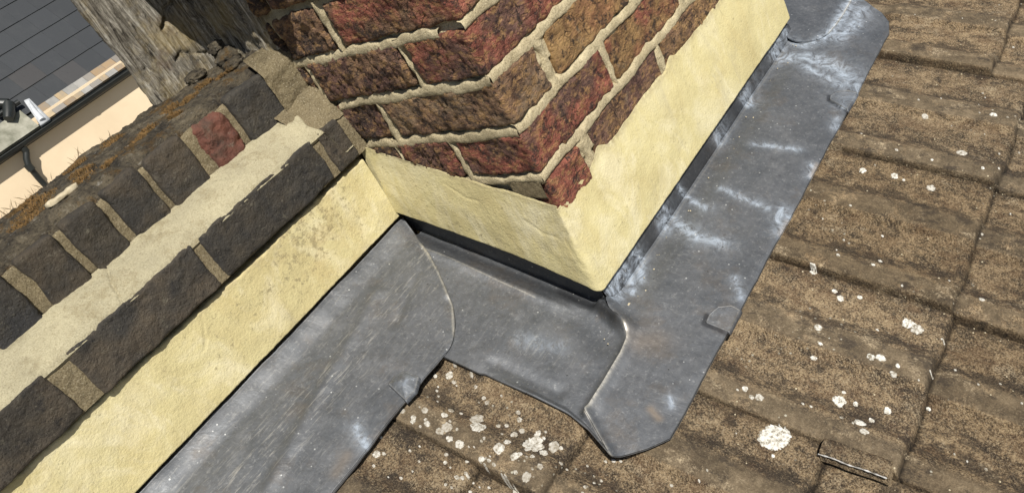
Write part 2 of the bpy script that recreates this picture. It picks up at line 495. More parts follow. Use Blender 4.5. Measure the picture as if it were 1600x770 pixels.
MT = dict(
    brick=mat_brick(), render=mat_render(), tile=mat_tile(), lead=mat_lead(), dark=mat_darkstone(),
    mossy=mat_mossy(), pier=mat_pier(), slate=mat_slate(), crust=mat_crust(),
    mortar=mat_mortar('lime_mortar', (0.60, 0.52, 0.34), (0.44, 0.37, 0.23), 0.7, 'grey', 0.35),
    fillet=mat_mortar('pale_mortar_fillet', (0.46, 0.415, 0.275), (0.36, 0.325, 0.22), 0.5, 'grey', 0.6),
    oldmortar=mat_mortar('brown_sandy_mortar', (0.25, 0.205, 0.125), (0.14, 0.115, 0.07), 0.85, 'grey', 0.3),
    moss=mat_simple('dry_moss', (0.22, 0.125, 0.045), (0.10, 0.065, 0.025), 120, 0.95),
    grass=mat_simple('dry_stalk', (0.10, 0.06, 0.03), (0.22, 0.15, 0.07), 90, 0.9),
    bone=mat_simple('pale_stone_flake', (0.55, 0.48, 0.34), (0.38, 0.32, 0.21), 90, 0.9),
    wall=mat_simple('cream_house_wall', (0.70, 0.56, 0.38), (0.78, 0.645, 0.45), 1.1, 0.9, 0.002, 30),
    gutter=mat_simple('black_plastic', (0.012, 0.014, 0.013), (0.022, 0.025, 0.023), 6, 0.42, 0.0005, 40, 0.5),
    eaves=None, white=mat_simple('white_flashing', (0.62, 0.64, 0.66), (0.42, 0.44, 0.46), 9, 0.6),
    slab=mat_simple('mossy_concrete_slab', (0.16, 0.16, 0.12), (0.34, 0.33, 0.27), 7, 0.9),
    ground=mat_simple('ground_paving', (0.16, 0.15, 0.13), (0.24, 0.22, 0.19), 1.5, 0.9),
    steel=mat_simple('rubbed_bright_edge', (0.16, 0.15, 0.13), (0.55, 0.54, 0.52), 110, 0.5, 0.001, 300, 0.5),
)
def _eaves():
    n = N('sandstone_eaves_course')
    c = n.attr('bcol', True)
    v = n.noise(9, 5, 0.7)
    c = n.mix(n.ramp(v, [(0.42, 0.0), (0.66, 0.6)]), c, (0.19, 0.19, 0.18))
    return n.done(c, 0.85, n.bump(n.noise(40, 4, 0.7), 0.004, 0.8))
MT['eaves'] = _eaves()

TP = math.tan(0.39221088)          # roof pitch 22.5 degrees
COSP = math.cos(0.39221088)

# ------------------------------------------------------------------ the tiled roof
JOINTS = [-1.62, -1.35, -1.08, -0.815, -0.548, -0.283, -0.055, 0.213, 0.487, 0.775, 1.05, 1.325, 1.60, 1.875, 2.15, 2.42, 2.7]
LAPS0 = {4: -0.22, 5: -0.046, 6: -0.3665, 7: -0.366, 8: -0.369, 9: -0.312, 10: -0.33, 11: -0.35}
GAUGE = 0.262

def roof_h(x, y):
    """height of the tile surface over the plane z = TP*y - 0.045, with masks"""
    jn = np.array(JOINTS)
    wob = 0.0005 * pn(np.stack([y * 9, x * 3, 0 * x], 1))
    xi = x + wob
    k = np.clip(np.searchsorted(jn, xi) - 1, 0, len(jn) - 2)
    x0, x1 = jn[k], jn[k + 1]
    u = (xi - x0)
    w = (x1 - x0)
    lap0 = np.array([LAPS0.get(i, -0.36 + 0.01 * (i % 3)) for i in range(len(jn))])[k]
    yw = y + 0.0012 * pn(np.stack([x * 26, y * 3, 0 * x + 4], 1)) - 0.012 * 0
    g = np.where(k == 5, 0.246, GAUGE)
    t = np.mod((yw - lap0) / g, 1.0)
    row = np.floor((yw - lap0) / g)
    # two rolls per tile
    def roll(c, hw, s):
        return sstep(c - hw - s * 0.35, c - hw, u) * (1 - sstep(c + hw, c + hw + s, u))
    r1 = np.where(u < 0.04, sstep(-0.003, 0.003, u), 1.0) * (1 - sstep(0.032, 0.062, u))
    r2 = roll(w * 0.5 + 0.016, 0.016, 0.032)
    h = 0.0125 * np.maximum(r1, 0) + 0.0105 * r2
    h += 0.0135 * (1 - t) - 0.0095
    h += 0.0025 * np.sin(row * 7.3 + k * 3.1)
    # the dark gap on the side lap and the nibbled lower edges
    gap = np.exp(-((u + 0.0002) / 0.0010) ** 2) + np.exp(-((w - u - 0.0004) / 0.0010) ** 2)
    chip = 0.5 + 0.5 * pn(np.stack([x * 30, y * 30, row], 1))
    h -= 0.0085 * gap
    edge = np.exp(-(t * g / 0.0045) ** 2)
    h -= edge * 0.004 * chip
    P = np.stack([x, y, 0 * x], 1)
    h += 0.0012 * fbm(P, 24, 4, 0.6, 1) + 0.0011 * fbm(P, 130, 3, 0.65, 2)
    smooth = np.clip(sstep(-0.001, 0.003, u) * (1 - sstep(0.030, 0.045, u)) + roll(w * 0.5 + 0.018, 0.017, 0.012), 0, 1)
    hid = np.maximum(np.maximum(sstep(-0.135, -0.105, y) * sstep(-0.15, -0.12, x), sstep(-0.165, -0.135, x) * sstep(-0.05, 0.0, y)), sstep(0.17, 0.20, y))
    h -= 0.010 * hid + 0.009 * sstep(-0.06, -0.02, x) * sstep(-0.06, -0.02, y)
    low = np.exp(-((w - u) / 0.010) ** 2) * 0.4
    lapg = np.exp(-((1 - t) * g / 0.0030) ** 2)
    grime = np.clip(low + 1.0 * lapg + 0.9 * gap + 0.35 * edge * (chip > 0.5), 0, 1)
    mid_ = w * 0.5 + 0.016
    crusty = np.exp(-((u - 0.056) / 0.016) ** 2) + np.exp(-((u - mid_ - 0.036) / 0.016) ** 2) + 0.5 * np.exp(-((w - u) / 0.02) ** 2)
    hsh = np.mod(np.sin(k * 12.9898 + row * 78.233) * 43758.5453, 1.0)
    h2_ = np.mod(np.sin(k * 39.3 + row * 11.1) * 24634.6, 1.0)
    roof_h.tone = np.stack([0.82 + 0.34 * hsh, 0.82 + 0.34 * hsh - 0.03 * h2_, 0.82 + 0.34 * hsh - 0.08 * h2_], 1)
    roof_h.crusty = np.clip(crusty, 0, 1)
    return h, smooth, grime

def zroof(x, y):
    x = np.atleast_1d(np.asarray(x, float)); y = np.atleast_1d(np.asarray(y, float))
    return TP * y - 0.049 + roof_h(x, y)[0]

roof = thing('tiled_roof', 'brown weathered concrete tiled roof spotted with white lichen, around the lead flashing', 'roof', (0, 0, -0.06))
xs = np.unique(np.concatenate([np.arange(-1.6, -0.5, 0.02), np.arange(-0.5, 1.32, 0.0020), np.arange(1.32, 2.65, 0.012)] + [j + d for j in JOINTS if -0.5 < j < 1.3 for d in [np.arange(-0.007, 0.0071, 0.0007)]]).round(5))
ys = np.unique(np.concatenate([np.arange(-1.5, -0.68, 0.02), np.arange(-0.68, 0.2, 0.0017), np.arange(0.2, 0.36, 0.02)]).round(5))
GX, GY = np.meshgrid(xs, ys, indexing='ij')
x, y = GX.ravel(), GY.ravel()
h, sm, gr = roof_h(x, y)
V = np.stack([x, y, TP * y - 0.049 + h], 1)
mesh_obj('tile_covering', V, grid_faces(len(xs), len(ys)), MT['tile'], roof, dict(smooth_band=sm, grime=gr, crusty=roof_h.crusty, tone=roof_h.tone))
# underside boards so that the roof has a thickness
b = MB()
for x0 in np.arange(-1.6, 2.6, 0.42):
    yy = [-1.48, 0.34]
    Vb = [(x0, yy[0], TP * yy[0] - 0.085), (x0 + 0.41, yy[0], TP * yy[0] - 0.085), (x0 + 0.41, yy[1], TP * yy[1] - 0.085), (x0, yy[1], TP * yy[1] - 0.085)]
    Vt = [(p[0], p[1], p[2] - 0.02) for p in Vb]
    b.add(Vb + Vt, [(0, 1, 2, 3), (7, 6, 5, 4), (0, 4, 5, 1), (1, 5, 6, 2), (2, 6, 7, 3), (3, 7, 4, 0)])
b.build('roof_boarding', MT['oldmortar'], roof, smooth=False)

# lichen crusts
LICHEN = [(-0.269, 0.162, 0.0048), (-0.27, 0.143, 0.004), (-0.269, 0.121, 0.0053), (-0.275, 0.14, 0.0042), (-0.254, 0.136, 0.0059), (-0.235, 0.111, 0.004), (-0.247, 0.11, 0.0048), (-0.261, 0.097, 0.0084), (-0.27, 0.101, 0.0058), (-0.228, 0.078, 0.0093), (-0.24, 0.065, 0.011), (-0.273, 0.069, 0.0077), (-0.273, 0.084, 0.0057), (-0.254, 0.023, 0.0084), (-0.24, 0.021, 0.0046), (-0.256, 0.0, 0.0045), (-0.248, -0.004, 0.0035), (-0.226, -0.006, 0.0122), (-0.229, -0.021, 0.005), (-0.226, 0.026, 0.0036), (-0.214, 0.019, 0.0031), (-0.206, 0.0, 0.0031), (-0.193, 0.038, 0.0029), (-0.202, 0.031, 0.0037), (-0.201, 0.081, 0.0038), (-0.223, 0.049, 0.0034), (-0.256, 0.047, 0.0018), (-0.334, 0.158, 0.0057), (-0.312, 0.168, 0.0024), (-0.188, 0.15, 0.0072), (-0.194, 0.138, 0.0041), (-0.175, 0.12, 0.0033), (-0.277, 0.033, 0.005), (-0.274, 0.024, 0.003), (-0.276, 0.016, 0.0035), (-0.271, -0.026, 0.0074), (-0.25, -0.034, 0.003), (-0.258, -0.027, 0.0017), (-0.212, -0.034, 0.0035), (-0.345, 0.11, 0.0025), (-0.214, -0.022, 0.003), (-0.248, -0.013, 0.0025), (-0.173, 0.147, 0.0034), (-0.198, 0.166, 0.0034), (0.621, -0.245, 0.0056), (0.651, -0.338, 0.0061), (0.548, -0.312, 0.0088), (0.45, -0.196, 0.0071), (0.455, -0.24, 0.007), (0.447, -0.292, 0.0091), (0.506, -0.232, 0.003), (0.501, -0.283, 0.0023), (0.45, -0.254, 0.0029), (0.508, -0.349, 0.0029), (-0.077, -0.237, 0.0216), (-0.069, -0.241, 0.018), (0.016, -0.285, 0.0116), (0.02, -0.302, 0.0041), (0.03, -0.286, 0.0028), (-0.008, -0.316, 0.0076), (0.005, -0.324, 0.0036), (-0.021, -0.325, 0.0053), (0.027, -0.336, 0.0063), (0.09, -0.303, 0.0067), (0.094, -0.313, 0.0067), (0.091, -0.333, 0.0042), (0.077, -0.332, 0.0042), (0.172, -0.324, 0.0089), (0.167, -0.336, 0.0088), (0.171, -0.33, 0.0069), (0.178, -0.24, 0.0062), (0.187, -0.23, 0.0041), (0.19, -0.261, 0.0046), (0.211, -0.195, 0.0059), (0.245, -0.266, 0.0031), (0.263, -0.269, 0.0037), (0.108, -0.235, 0.0055), (0.083, -0.245, 0.0029), (0.065, -0.24, 0.0048), (0.244, -0.221, 0.0027), (0.252, -0.393, 0.005), (0.061, -0.37, 0.0036), (-0.098, -0.246, 0.0027), (-0.015, -0.254, 0.0018), (-0.014, -0.263, 0.0018), (0.13, -0.385, 0.0019), (0.101, -0.367, 0.0019), (-0.027, -0.189, 0.0047), (-0.035, -0.2, 0.0038), (-0.031, -0.208, 0.0056), (-0.194, 0.038, 0.0039), (-0.202, 0.031, 0.0048), (-0.224, 0.025, 0.0047), (-0.225, -0.005, 0.0163), (-0.215, -0.026, 0.0093), (-0.252, -0.001, 0.0055), (-0.256, 0.001, 0.0046), (-0.251, -0.033, 0.0045), (-0.208, 0.0, 0.0038), (-0.215, 0.02, 0.0043)]
def crust(mb, cx, cy, r, faint, hole=0.0):
    nr, na = (7, 28) if r < 0.008 else (12, 84)
    ph = rng.rand() * 50
    V, fa = [], []
    A = np.linspace(0, 2 * np.pi, na, endpoint=False)
    rim = 1 + (0.30 if r < 0.015 else 0.12) * pn(np.stack([np.cos(A) * 1.7 + ph, np.sin(A) * 1.7, 0 * A + ph], 1)) + 0.18 * pn(np.stack([np.cos(A) * 5 + ph, np.sin(A) * 5, 0 * A], 1)) + 0.10 * pn(np.stack([np.cos(A) * 14 + ph, np.sin(A) * 14, 0 * A], 1)) - (0.12 if r > 0.008 else 0)
    sx, sy = 0.85 + 0.35 * rng.rand(), 0.85 + 0.35 * rng.rand()
    R = np.linspace(0, 1, nr)
    X = cx + np.outer(R, np.cos(A) * rim) * r * sx
    Y = cy + np.outer(R, np.sin(A) * rim) * r * sy
    Z = zroof(X.ravel(), Y.ravel()).reshape(X.shape)
    lift = np.where(R < 0.98, 0.0011, -0.0006)[:, None] + 0.0007 * rng.rand(nr, na) * (R < 0.98)[:, None]
    V = np.stack([X, Y, Z + lift], -1).reshape(-1, 3)
    F = []
    for i in range(nr - 1):
        for k in range(na):
            F.append((i * na + k, (i + 1) * na + k, (i + 1) * na + (k + 1) % na, i * na + (k + 1) % na))
    mb.add(V, F, faint=np.full(len(V), faint))
lc = MB()
for i, (cx, cy, r) in enumerate(LICHEN):
    if i in (44,): pass
    crust(lc, cx, cy, max(r * (0.80 if i != 54 and i != 55 else 0.9), 0.0016), (0.95 if rng.rand() < 0.55 else 0.45) if i < 44 or i >= 90 else (0.05 if rng.rand() < .75 else .5))
for _ in range(190):
    cx, cy = rng.uniform(-0.45, 1.25), rng.uniform(-0.68, -0.15)
    if pn(np.array([[cx * 5, cy * 5, 9.0]]))[0] > -0.1:
        crust(lc, cx, cy, rng.uniform(0.0008, 0.0019), rng.rand() * 0.8)
for _ in range(90):
    cx, cy = rng.uniform(-0.36, -0.18), rng.uniform(-0.1, 0.155)
    crust(lc, cx, cy, rng.uniform(0.0009, 0.0028), 0.4 + 0.5 * rng.rand())
lo = lc.build('lichen_crust', MT['crust'], roof)
tag(lo, kind='stuff')

# the broken side lap with its worn metal-bright edge
def lap_piece():
    mb = MB()
    ys_ = np.linspace(-0.362, -0.292, 46)
    prof = [(-0.0765, -0.004), (-0.0745, 0.0088), (-0.0715, 0.0105), (-0.062, 0.0112), (-0.0525, 0.0095), (-0.0505, -0.003)]
    V = []
    for yv in ys_:
        for px, pz in prof:
            V.append((px + 0.0004 * math.sin(yv * 160) + (yv + 0.29) * -0.10, yv, TP * yv - 0.0420 + pz + 0.0004 * math.sin(yv * 300 + px * 500)))
    V = np.array(V); n = len(prof)
    mb.add(V, grid_faces(len(ys_), n))
    for k in (0, len(ys_) - 1):
        mb.add(V[k * n:(k + 1) * n], [(0, 1, 4, 5), (1, 2, 3, 4)])
    return mb
_lpm = lap_piece()
_nv = sum(len(q) for q in _lpm.V)
_lpm.A['tone'] = [np.ones((_nv, 3)) * 0.8]
lp = _lpm.build('broken_side_lap', MT['tile'], roof)
eb = MB()
pts = [(-0.0760 + (yv + 0.29) * -0.10 + 0.0004 * math.sin(yv * 160), yv, TP * yv - 0.0335 + 0.0003 * math.sin(yv * 240)) for yv in np.linspace(-0.361, -0.291, 40)]
eb.tube(pts, [0.0009 + 0.0003 * math.sin(i * 1.3) for i in range(40)], 7)
eb.build('worn_edge', MT['steel'], lp)

# ------------------------------------------------------------------ the chimney
chim = thing('chimney_stack', 'red and brown brick chimney stack with cream painted render around its foot', 'chimney', (0.39, 0.4, -0.1))
FX, FY = 0.0165, 0.0165           # brick faces stand just behind the render face
CZ = [0.118, 0.192, 0.2655, 0.339, 0.413, 0.4865, 0.560, 0.634, 0.708, 0.782, 0.856]    # bed joint centres
RED, PUR, OCH, BRN, DRK, ORG = (0.30, 0.105, 0.072), (0.155, 0.088, 0.070), (0.30, 0.195, 0.085), (0.22, 0.140, 0.085), (0.07, 0.050, 0.040), (0.34, 0.185, 0.09)

def brick(mb, x0, x1, y0, y1, z0, z1, col, col2=None, amp=0.0026, cell=0.0028, dirn=(1, 1, 1), rad=0.0055, jit=0.0015, axis=0):
    V, F = box_grid(x0, x1, y0, y1, z0, z1, cell)
    c = np.array([(x0 + x1) / 2, (y0 + y1) / 2, (z0 + z1) / 2])
    hs = np.array([(x1 - x0) / 2, (y1 - y0) / 2, (z1 - z0) / 2])
    Q = np.clip(V - c, -(hs - rad), hs - rad) + c
    D = V - Q
    L = np.linalg.norm(D, axis=1); L[L == 0] = 1
    Nn = D / L[:, None]
    V = Q + Nn * rad
    sd = rng.rand() * 30
    a = V * np.array(dirn)
    d = amp * 0.9 * fbm(a, 34, 5, 0.6, sd) + amp * 1.0 * (fbm(a, 62, 4, 0.6, sd + 3, True) - 0.3)
    if amp > 0.003:
        R_ = np.stack([V[:, 0], V[:, 1] * 0.8 + V[:, 2] * 0.6, (V[:, 2] * 0.8 - V[:, 1] * 0.6) * 0.35], 1)
        d += 0.0034 * (fbm(R_, 85, 4, 0.62, sd + 6, True) - 0.2)
    pit = np.clip(fbm(V, 60, 2, 0.5, sd + 9) - 0.45, 0, 1)
    d -= pit * 0.012
    W = np.stack([pn(V * 28 + 7.7 + sd), pn(V * 28 + 31.1 + sd), pn(V * 28 + 53.9 + sd)], 1) * 0.0026
    W += np.array([rng.uniform(-1, 1), rng.uniform(-1, 1), rng.uniform(-1, 1)]) * jit
    V = V + Nn * d[:, None] + W
    col = np.array(col) * rng.uniform(0.85, 1.15)
    if col2 is None: col2 = col * np.array([0.6, 0.62, 0.65])
    f = sstep(-0.15, 0.25, fbm(V, 15, 3, 0.5, sd + 5))[:, None]
    mb.add(V, F, bcol=col * (1 - f) + np.array(col2) * f)

bb = MB()
J = 0.0068
def z_of(c): return CZ[c] + J, CZ[c + 1] - J * 0.9
# front face bricks: (course, x0, x1, colours)
DIRF, DIRL = (1, 1, 1.5), (1, 1.9, 1.0)
front = {
    0: [(FX, 0.103, RED, RED), (0.135, 0.343, BRN, PUR), (0.364, 0.565, OCH, BRN), (0.58, 0.752, PUR, BRN)],
    1: [(FX, 0.222, PUR, RED), (0.242, 0.452, RED, OCH), (0.468, 0.68, BRN, ORG), (0.695, 0.752, RED, BRN)],
    2: [(FX, 0.106, BRN, (0.26, 0.19, 0.12)), (0.132, 0.330, OCH, ORG), (0.347, 0.565, PUR, OCH), (0.58, 0.752, BRN, PUR)],
    3: [(FX, 0.228, RED, PUR), (0.247, 0.455, OCH, BRN), (0.47, 0.68, BRN, RED), (0.695, 0.752, OCH, BRN)],
    4: [(FX, 0.112, RED, BRN), (0.128, 0.338, OCH, BRN), (0.353, 0.565, PUR, RED), (0.58, 0.752, BRN, OCH)],
}
left = {
    1: [(None, 0.140, PUR, RED), (0.156, 0.262, PUR, RED), (0.277, 0.36, BRN, DRK)],
    2: [(None, 0.243, BRN, OCH), (0.262, 0.372, DRK, PUR), (0.388, 0.49, DRK, BRN)],
    3: [(None, 0.130, PUR, DRK), (0.150, 0.352, PUR, BRN), (0.368, 0.57, DRK, BRN)],
    4: [(None, 0.246, OCH, BRN), (0.266, 0.372, BRN, DRK), (0.388, 0.59, DRK, DRK)],
    5: [(None, 0.130, BRN, OCH), (0.150, 0.352, BRN, PUR), (0.368, 0.57, DRK, BRN)],
}
for c in range(0, 10):
    z0, z1 = z_of(c)
    fr = front.get(c, front[1 + c % 2] if c > 4 else front[0])
    lf = left.get(c, left[4 + c % 2] if c > 5 else [])
    cell = 0.0026 if c < 5 else 0.006
    for i, (x0, x1, ca, cb) in enumerate(fr):
        dep = 0.06
        if i == 0:
            dep = (lf[0][1] - FY) if lf else 0.05
            if c == 0:
                brick(bb, FX + 0.004, x1, FY - 0.001, FY + 0.05, 0.128, z1 - 0.002, ca, cb, cell=cell, dirn=DIRF); continue
        brick(bb, x0, x1, FY, FY + dep, z0, z1, ca, cb, amp=0.0017 if i else 0.0026, cell=cell, dirn=DIRF if i else (1.2, 1.5, 1.2), rad=0.004)
    for i, (y0, y1, ca, cb) in enumerate(lf):
        if y0 is None: continue
        brick(bb, FX, FX + 0.055, y0, y1, z0, z1, ca, cb, amp=0.0032, cell=cell, dirn=DIRL)
    if c < 9:     # right flank, seen only from the side
        for y0 in np.arange(0.03 + 0.11 * (c % 2), 0.75, 0.225):
            brick(bb, 0.70, 0.752, y0, y0 + 0.21, z0, z1, BRN if c % 3 else RED, PUR, cell=0.008)
bb.build('brickwork', MT['brick'], chim)

def wall_sheet(plane, u0, u1, z0, z1, cell, off, fn):
    """mortar face: plane 'F' (normal -Y) or 'L' (normal -X); fn gives recess"""
    U = np.arange(u0, u1 + cell / 2, cell); Z = np.arange(z0, z1 + cell / 2, cell)
    A, B = np.meshgrid(U, Z, indexing='ij')
    a, z = A.ravel(), B.ravel()
    rec = fn(a, z)
    F = grid_faces(len(U), len(Z))
    if plane == 'F':
        return np.stack([a, off + rec, z], 1), F
    return np.stack([off + rec, a, z], 1), F[:, ::-1]

def mortar_recess(seed, ink):
    cz = np.array(CZ)
    def fn(a, z):
        k = np.clip(np.searchsorted(cz, z + 0.0367) - 1, 0, len(cz) - 1)
        dz = z - cz[k]                    # -..+ across the bed joint
        P = np.stack([a, a * 0 + seed, z], 1)
        r = ink + 0.0035 * sstep(-0.004, 0.007, dz) - 0.0015 * sstep(0.0, -0.007, dz)
        r += 0.0022 * fbm(P, 36, 4, 0.6, seed) + 0.0008 * fbm(P, 160, 3, 0.6, seed + 2)
        return r
    return fn
mb = MB()
V, F = wall_sheet('F', 0.0235, 0.75, 0.06, 0.62, 0.0028, FY, mortar_recess(2.0, 0.0052))
mb.add(V, F, grey=np.zeros(len(V)))
V, F = wall_sheet('L', 0.0235, 0.62, 0.06, 0.62, 0.0028, FX, mortar_recess(5.0, 0.0072))
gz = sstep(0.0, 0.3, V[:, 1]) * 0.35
# pale fresh patch of mortar next to the parapet
patch = ((V[:, 1] > 0.277) & (V[:, 1] < 0.345) & (V[:, 2] > 0.398) & (V[:, 2] < 0.428))
V[patch, 0] -= 0.006
gz[patch] = 0
# below the corner the first course is skimmed flush with dark mortar
sk = sstep(0.088, 0.080, V[:, 1]) * sstep(0.192, 0.186, V[:, 2])
V[:, 0] -= sk * 0.0062
gz = np.maximum(gz, sk * 0.95)
mb.add(V, F, grey=gz)
mb.box(0.026, 0.745, 0.026, 0.80, -0.25, 0.905, grey=0.2)
mb.build('mortar', MT['mortar'], chim)

# perpend mortar stands proud in places, as smeared ridges
pm = MB()
def roughen(V, face):
    V = np.array(V)
    k = 1 if face == 'F' else 0
    V[:, k] += 0.0018 * fbm(V, 60, 4, 0.7, 3) + 0.0009 * fbm(V, 210, 3, 0.7, 5)
    V[:, 2] += 0.0014 * fbm(V, 80, 3, 0.6, 8)
    return V
def smear(face, a, z0, z1, w, lean=0.0):
    n = 26
    V = []
    ph = rng.rand() * 20
    for i in range(n):
        t = i / (n - 1)
        ww = w * (0.8 + 0.35 * math.sin(t * 5 + ph) + 0.25 * math.sin(t * 13 + ph))
        for j in range(7):
            s = (j / 6 - 0.5) * 2
            hgt = -0.006 + 0.0085 * (1 - s * s) ** 0.6 + 0.0008 * math.sin(t * 23 + s * 4 + ph)
            aa = a + s * ww / 2 + lean * (t - 0.5) + 0.0012 * math.sin(t * 9 + ph)
            z = z0 + (z1 - z0) * t
            V.append((aa, FY - hgt + 0.0012, z) if face == 'F' else (FX - hgt + 0.0018, aa, z))
    f = grid_faces(n, 7)
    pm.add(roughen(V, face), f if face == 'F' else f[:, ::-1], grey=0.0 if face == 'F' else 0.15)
for c, a in ((0, 0.118), (0, 0.352), (1, 0.231), (1, 0.46), (2, 0.118), (2, 0.338), (3, 0.236), (0, 0.573), (4, 0.12)):
    smear('F', a, CZ[c] - 0.002, CZ[c + 1] + 0.002, 0.030 if a in (0.118, 0.119) and c in (0, 2) else 0.022, rng.uniform(-0.004, 0.004))
for c, a in ((1, 0.148), (2, 0.2525), (3, 0.140), (4, 0.256), (3, 0.360), (1, 0.27)):
    smear('L', a, CZ[c] - 0.002, CZ[c + 1] + 0.002, 0.018, rng.uniform(-0.006, 0.006))
# long smears lying on the bed joints of the side face
def bed(face, a0, a1, z, th=0.009, proud=0.003):
    n = int((a1 - a0) / 0.003)
    V = []
    ph = rng.rand() * 20
    for i in range(n):
        a = a0 + (a1 - a0) * i / (n - 1)
        e = min(1.0, (n - 1 - i) / 6)
        w1 = th * (0.5 + 0.14 * math.sin(a * 50 + ph) + 0.12 * math.sin(a * 170 + ph * 2)) * (0.3 + 0.7 * e)
        w0 = th * (0.52 + 0.12 * math.sin(a * 47 + 2 * ph))
        for j in range(9):
            s = j / 8
            hh = -0.005 + (proud + 0.005) * max(0.0, math.sin(math.pi * min(1, s * 0.9 + 0.08))) ** 0.35 if 0 < j < 8 else -0.006
            zz = z - w0 + (w0 + w1) * s
            V.append((a, FY - hh, zz) if face == 'F' else (FX - hh, a, zz))
    f = grid_faces(n, 9)
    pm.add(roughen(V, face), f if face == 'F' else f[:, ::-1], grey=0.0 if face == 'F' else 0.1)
bed('L', 0.0168, 0.245, CZ[1] - 0.003, 0.014, 0.0008); bed('L', 0.0168, 0.335, CZ[2] - 0.003, 0.017, 0.0016)
bed('L', 0.0168, 0.34, CZ[3] - 0.003, 0.018, 0.0018); bed('L', 0.06, 0.40, CZ[4] - 0.003, 0.016, 0.0016)
for c_ in (1, 2, 3, 4): bed('F', 0.0165, 0.75, CZ[c_], 0.0180, 0.0010)
pm.build('mortar_smear', MT['mortar'], chim)

def render_band(path, z0f, z1f, th=0.02, nk=70, seed=0.0, dirtf=None, feather=0.0):
    """path: list of (x, y, nx, ny, s)"""
    P = np.array(path); n = len(P)
    s = P[:, 4]
    S3 = np.stack([s * 1, 0 * s + seed, 0 * s], 1)
    z0 = z0f(s) + 0.0010 * fbm(S3, 30, 4, 0.6, seed) + 0.0005 * pn(S3 * 160)
    z1 = z1f(s) + 0.0052 * fbm(S3, 22, 5, 0.65, seed + 4)
    prof = [(-th, 0.0), (-0.006, 0.0), (-0.0012, 0.0), (0.0, 0.008)] + [(0.0, v) for v in np.linspace(0.02, 0.965, nk)] + [(-0.0008, 0.985), (-0.0035, 0.997), (-0.010, 1.0), (-th, 1.0)]
    if feather:
        prof = [(-th, 0.0), (-0.008, 0.0), (-0.0012, 0.0), (0.0, 0.008)] + [(-(feather * q ** 1.5), q) for q in np.linspace(0.02, 0.985, nk)] + [(-feather, 0.996), (-feather - 0.0002, 1.0), (-feather - 0.0004, 1.0)]
    off = np.array([float(p[0]) for p in prof]); v = np.array([p[1] for p in prof])
    Z = z0[:, None] + (z1 - z0)[:, None] * v[None, :]
    X = P[:, 0][:, None] + P[:, 2][:, None] * off[None, :]
    Y = P[:, 1][:, None] + P[:, 3][:, None] * off[None, :]
    V = np.stack([X, Y, Z], -1).reshape(-1, 3)
    nrm = np.repeat(P[:, 2:4], len(prof), 0)
    q = np.stack([V[:, 0], V[:, 1], V[:, 2]], 1)
    face = np.tile(((v > 0.004) & (off > -th)).astype(float), n)
    d = face * (0.0030 * fbm(q, 9, 3, 0.5, seed + 1) + 0.0012 * fbm(q * np.array([1, 1, 0.7]), 20, 3, 0.5, seed + 7) * sstep(0.03, -0.0, V[:, 0]) +  0.0006 * fbm(q * np.array([1, 1, 0.6]), 45, 4, 0.6, seed + 2))
    if feather:
        nx_ = (V[:, 0] < 0.012)
        for pts in ([(0.012, 0.118), (0.022, 0.090), (0.016, 0.065), (0.010, 0.045)], [(0.075, 0.125), (0.055, 0.105), (0.035, 0.098)], [(0.20, 0.19), (0.17, 0.165), (0.15, 0.16)]):
            d -= face * nx_ * 0.0007 * seg(V[:, 1], V[:, 2], pts, 0.0022)
    else:
        for pts in ([(-0.60, 0.16), (-0.585, 0.19), (-0.59, 0.225)], [(-0.33, 0.247), (-0.35, 0.215), (-0.36, 0.205)], [(-0.16, 0.25), (-0.165, 0.232)]):
            d -= face * 0.0009 * seg(V[:, 0], V[:, 2], pts, 0.0014)
    V[:, :2] += nrm * d[:, None]
    vv = np.tile(v, n)
    edge = sstep(0.90, 0.998, vv) * 0.75 + sstep(0.03, 0.0, vv) * 0.25
    dirt, tan = dirtf(V) if dirtf else (np.zeros(len(V)), np.zeros(len(V)))
    return V, grid_faces(n, len(prof)), dict(edge=edge, dirt=dirt, tan=tan)

# band round the chimney: side (Y .345 -> 0), rounded arris, front (X 0 -> .77), right flank
path = []
s = 0.0
for yv in np.arange(0.352, 0.0145, -0.0026):
    path.append((0, yv, -1, 0, 0.352 - yv))
for a in np.linspace(0, math.pi / 2, 9):
    path.append((0.014 - 0.014 * math.cos(a), 0.014 - 0.014 * math.sin(a), -math.cos(a), -math.sin(a), 0.338 + a * 0.014))
sf = 0.338 + 0.022
for xv in np.arange(0.016, 0.756, 0.0026):
    path.append((xv, 0, 0, -1, sf + xv - 0.014))
s2 = sf + 0.742
for a in np.linspace(0, math.pi / 2, 7):
    path.append((0.756 + 0.014 * math.sin(a), 0.014 - 0.014 * math.cos(a), math.sin(a), -math.cos(a), s2 + a * 0.014))
for yv in np.arange(0.016, 0.6, 0.01):
    path.append((0.77, yv, 1, 0, s2 + 0.022 + yv))
def zc0(s):
    yy = np.clip(0.352 - s, 0, 1)
    r = np.interp(yy, [0.0, 0.010, 0.0203, 0.0818, 0.1325, 0.2437, 0.3505], [0.0, 0.0045, 0.0125, 0.0445, 0.0665, 0.1080, 0.1440])
    r = np.where(s > s2, (s - s2) * 0.386, r)
    return r + 0.0
def zc1(s):
    yy = np.clip(0.352 - s, 0, 1)
    side = 0.142 + yy * (0.120 / 0.345)
    xx = s - sf
    frt = 0.142 + 0.006 * sstep(0.05, 0.3, xx) - 0.012 * np.exp(-((xx - 0.13) / 0.012) ** 2) * 0 
    frt = frt + 0.014 * np.exp(-((xx - 0.119) / 0.016) ** 2) + 0.010 * np.exp(-((xx - 0.353) / 0.014) ** 2) + 0.008 * np.exp(-((xx - 0.573) / 0.014) ** 2)
    r = np.where(s < sf, side, frt)
    return np.where(s > s2, 0.148 + (s - s2) * 0.386, r)
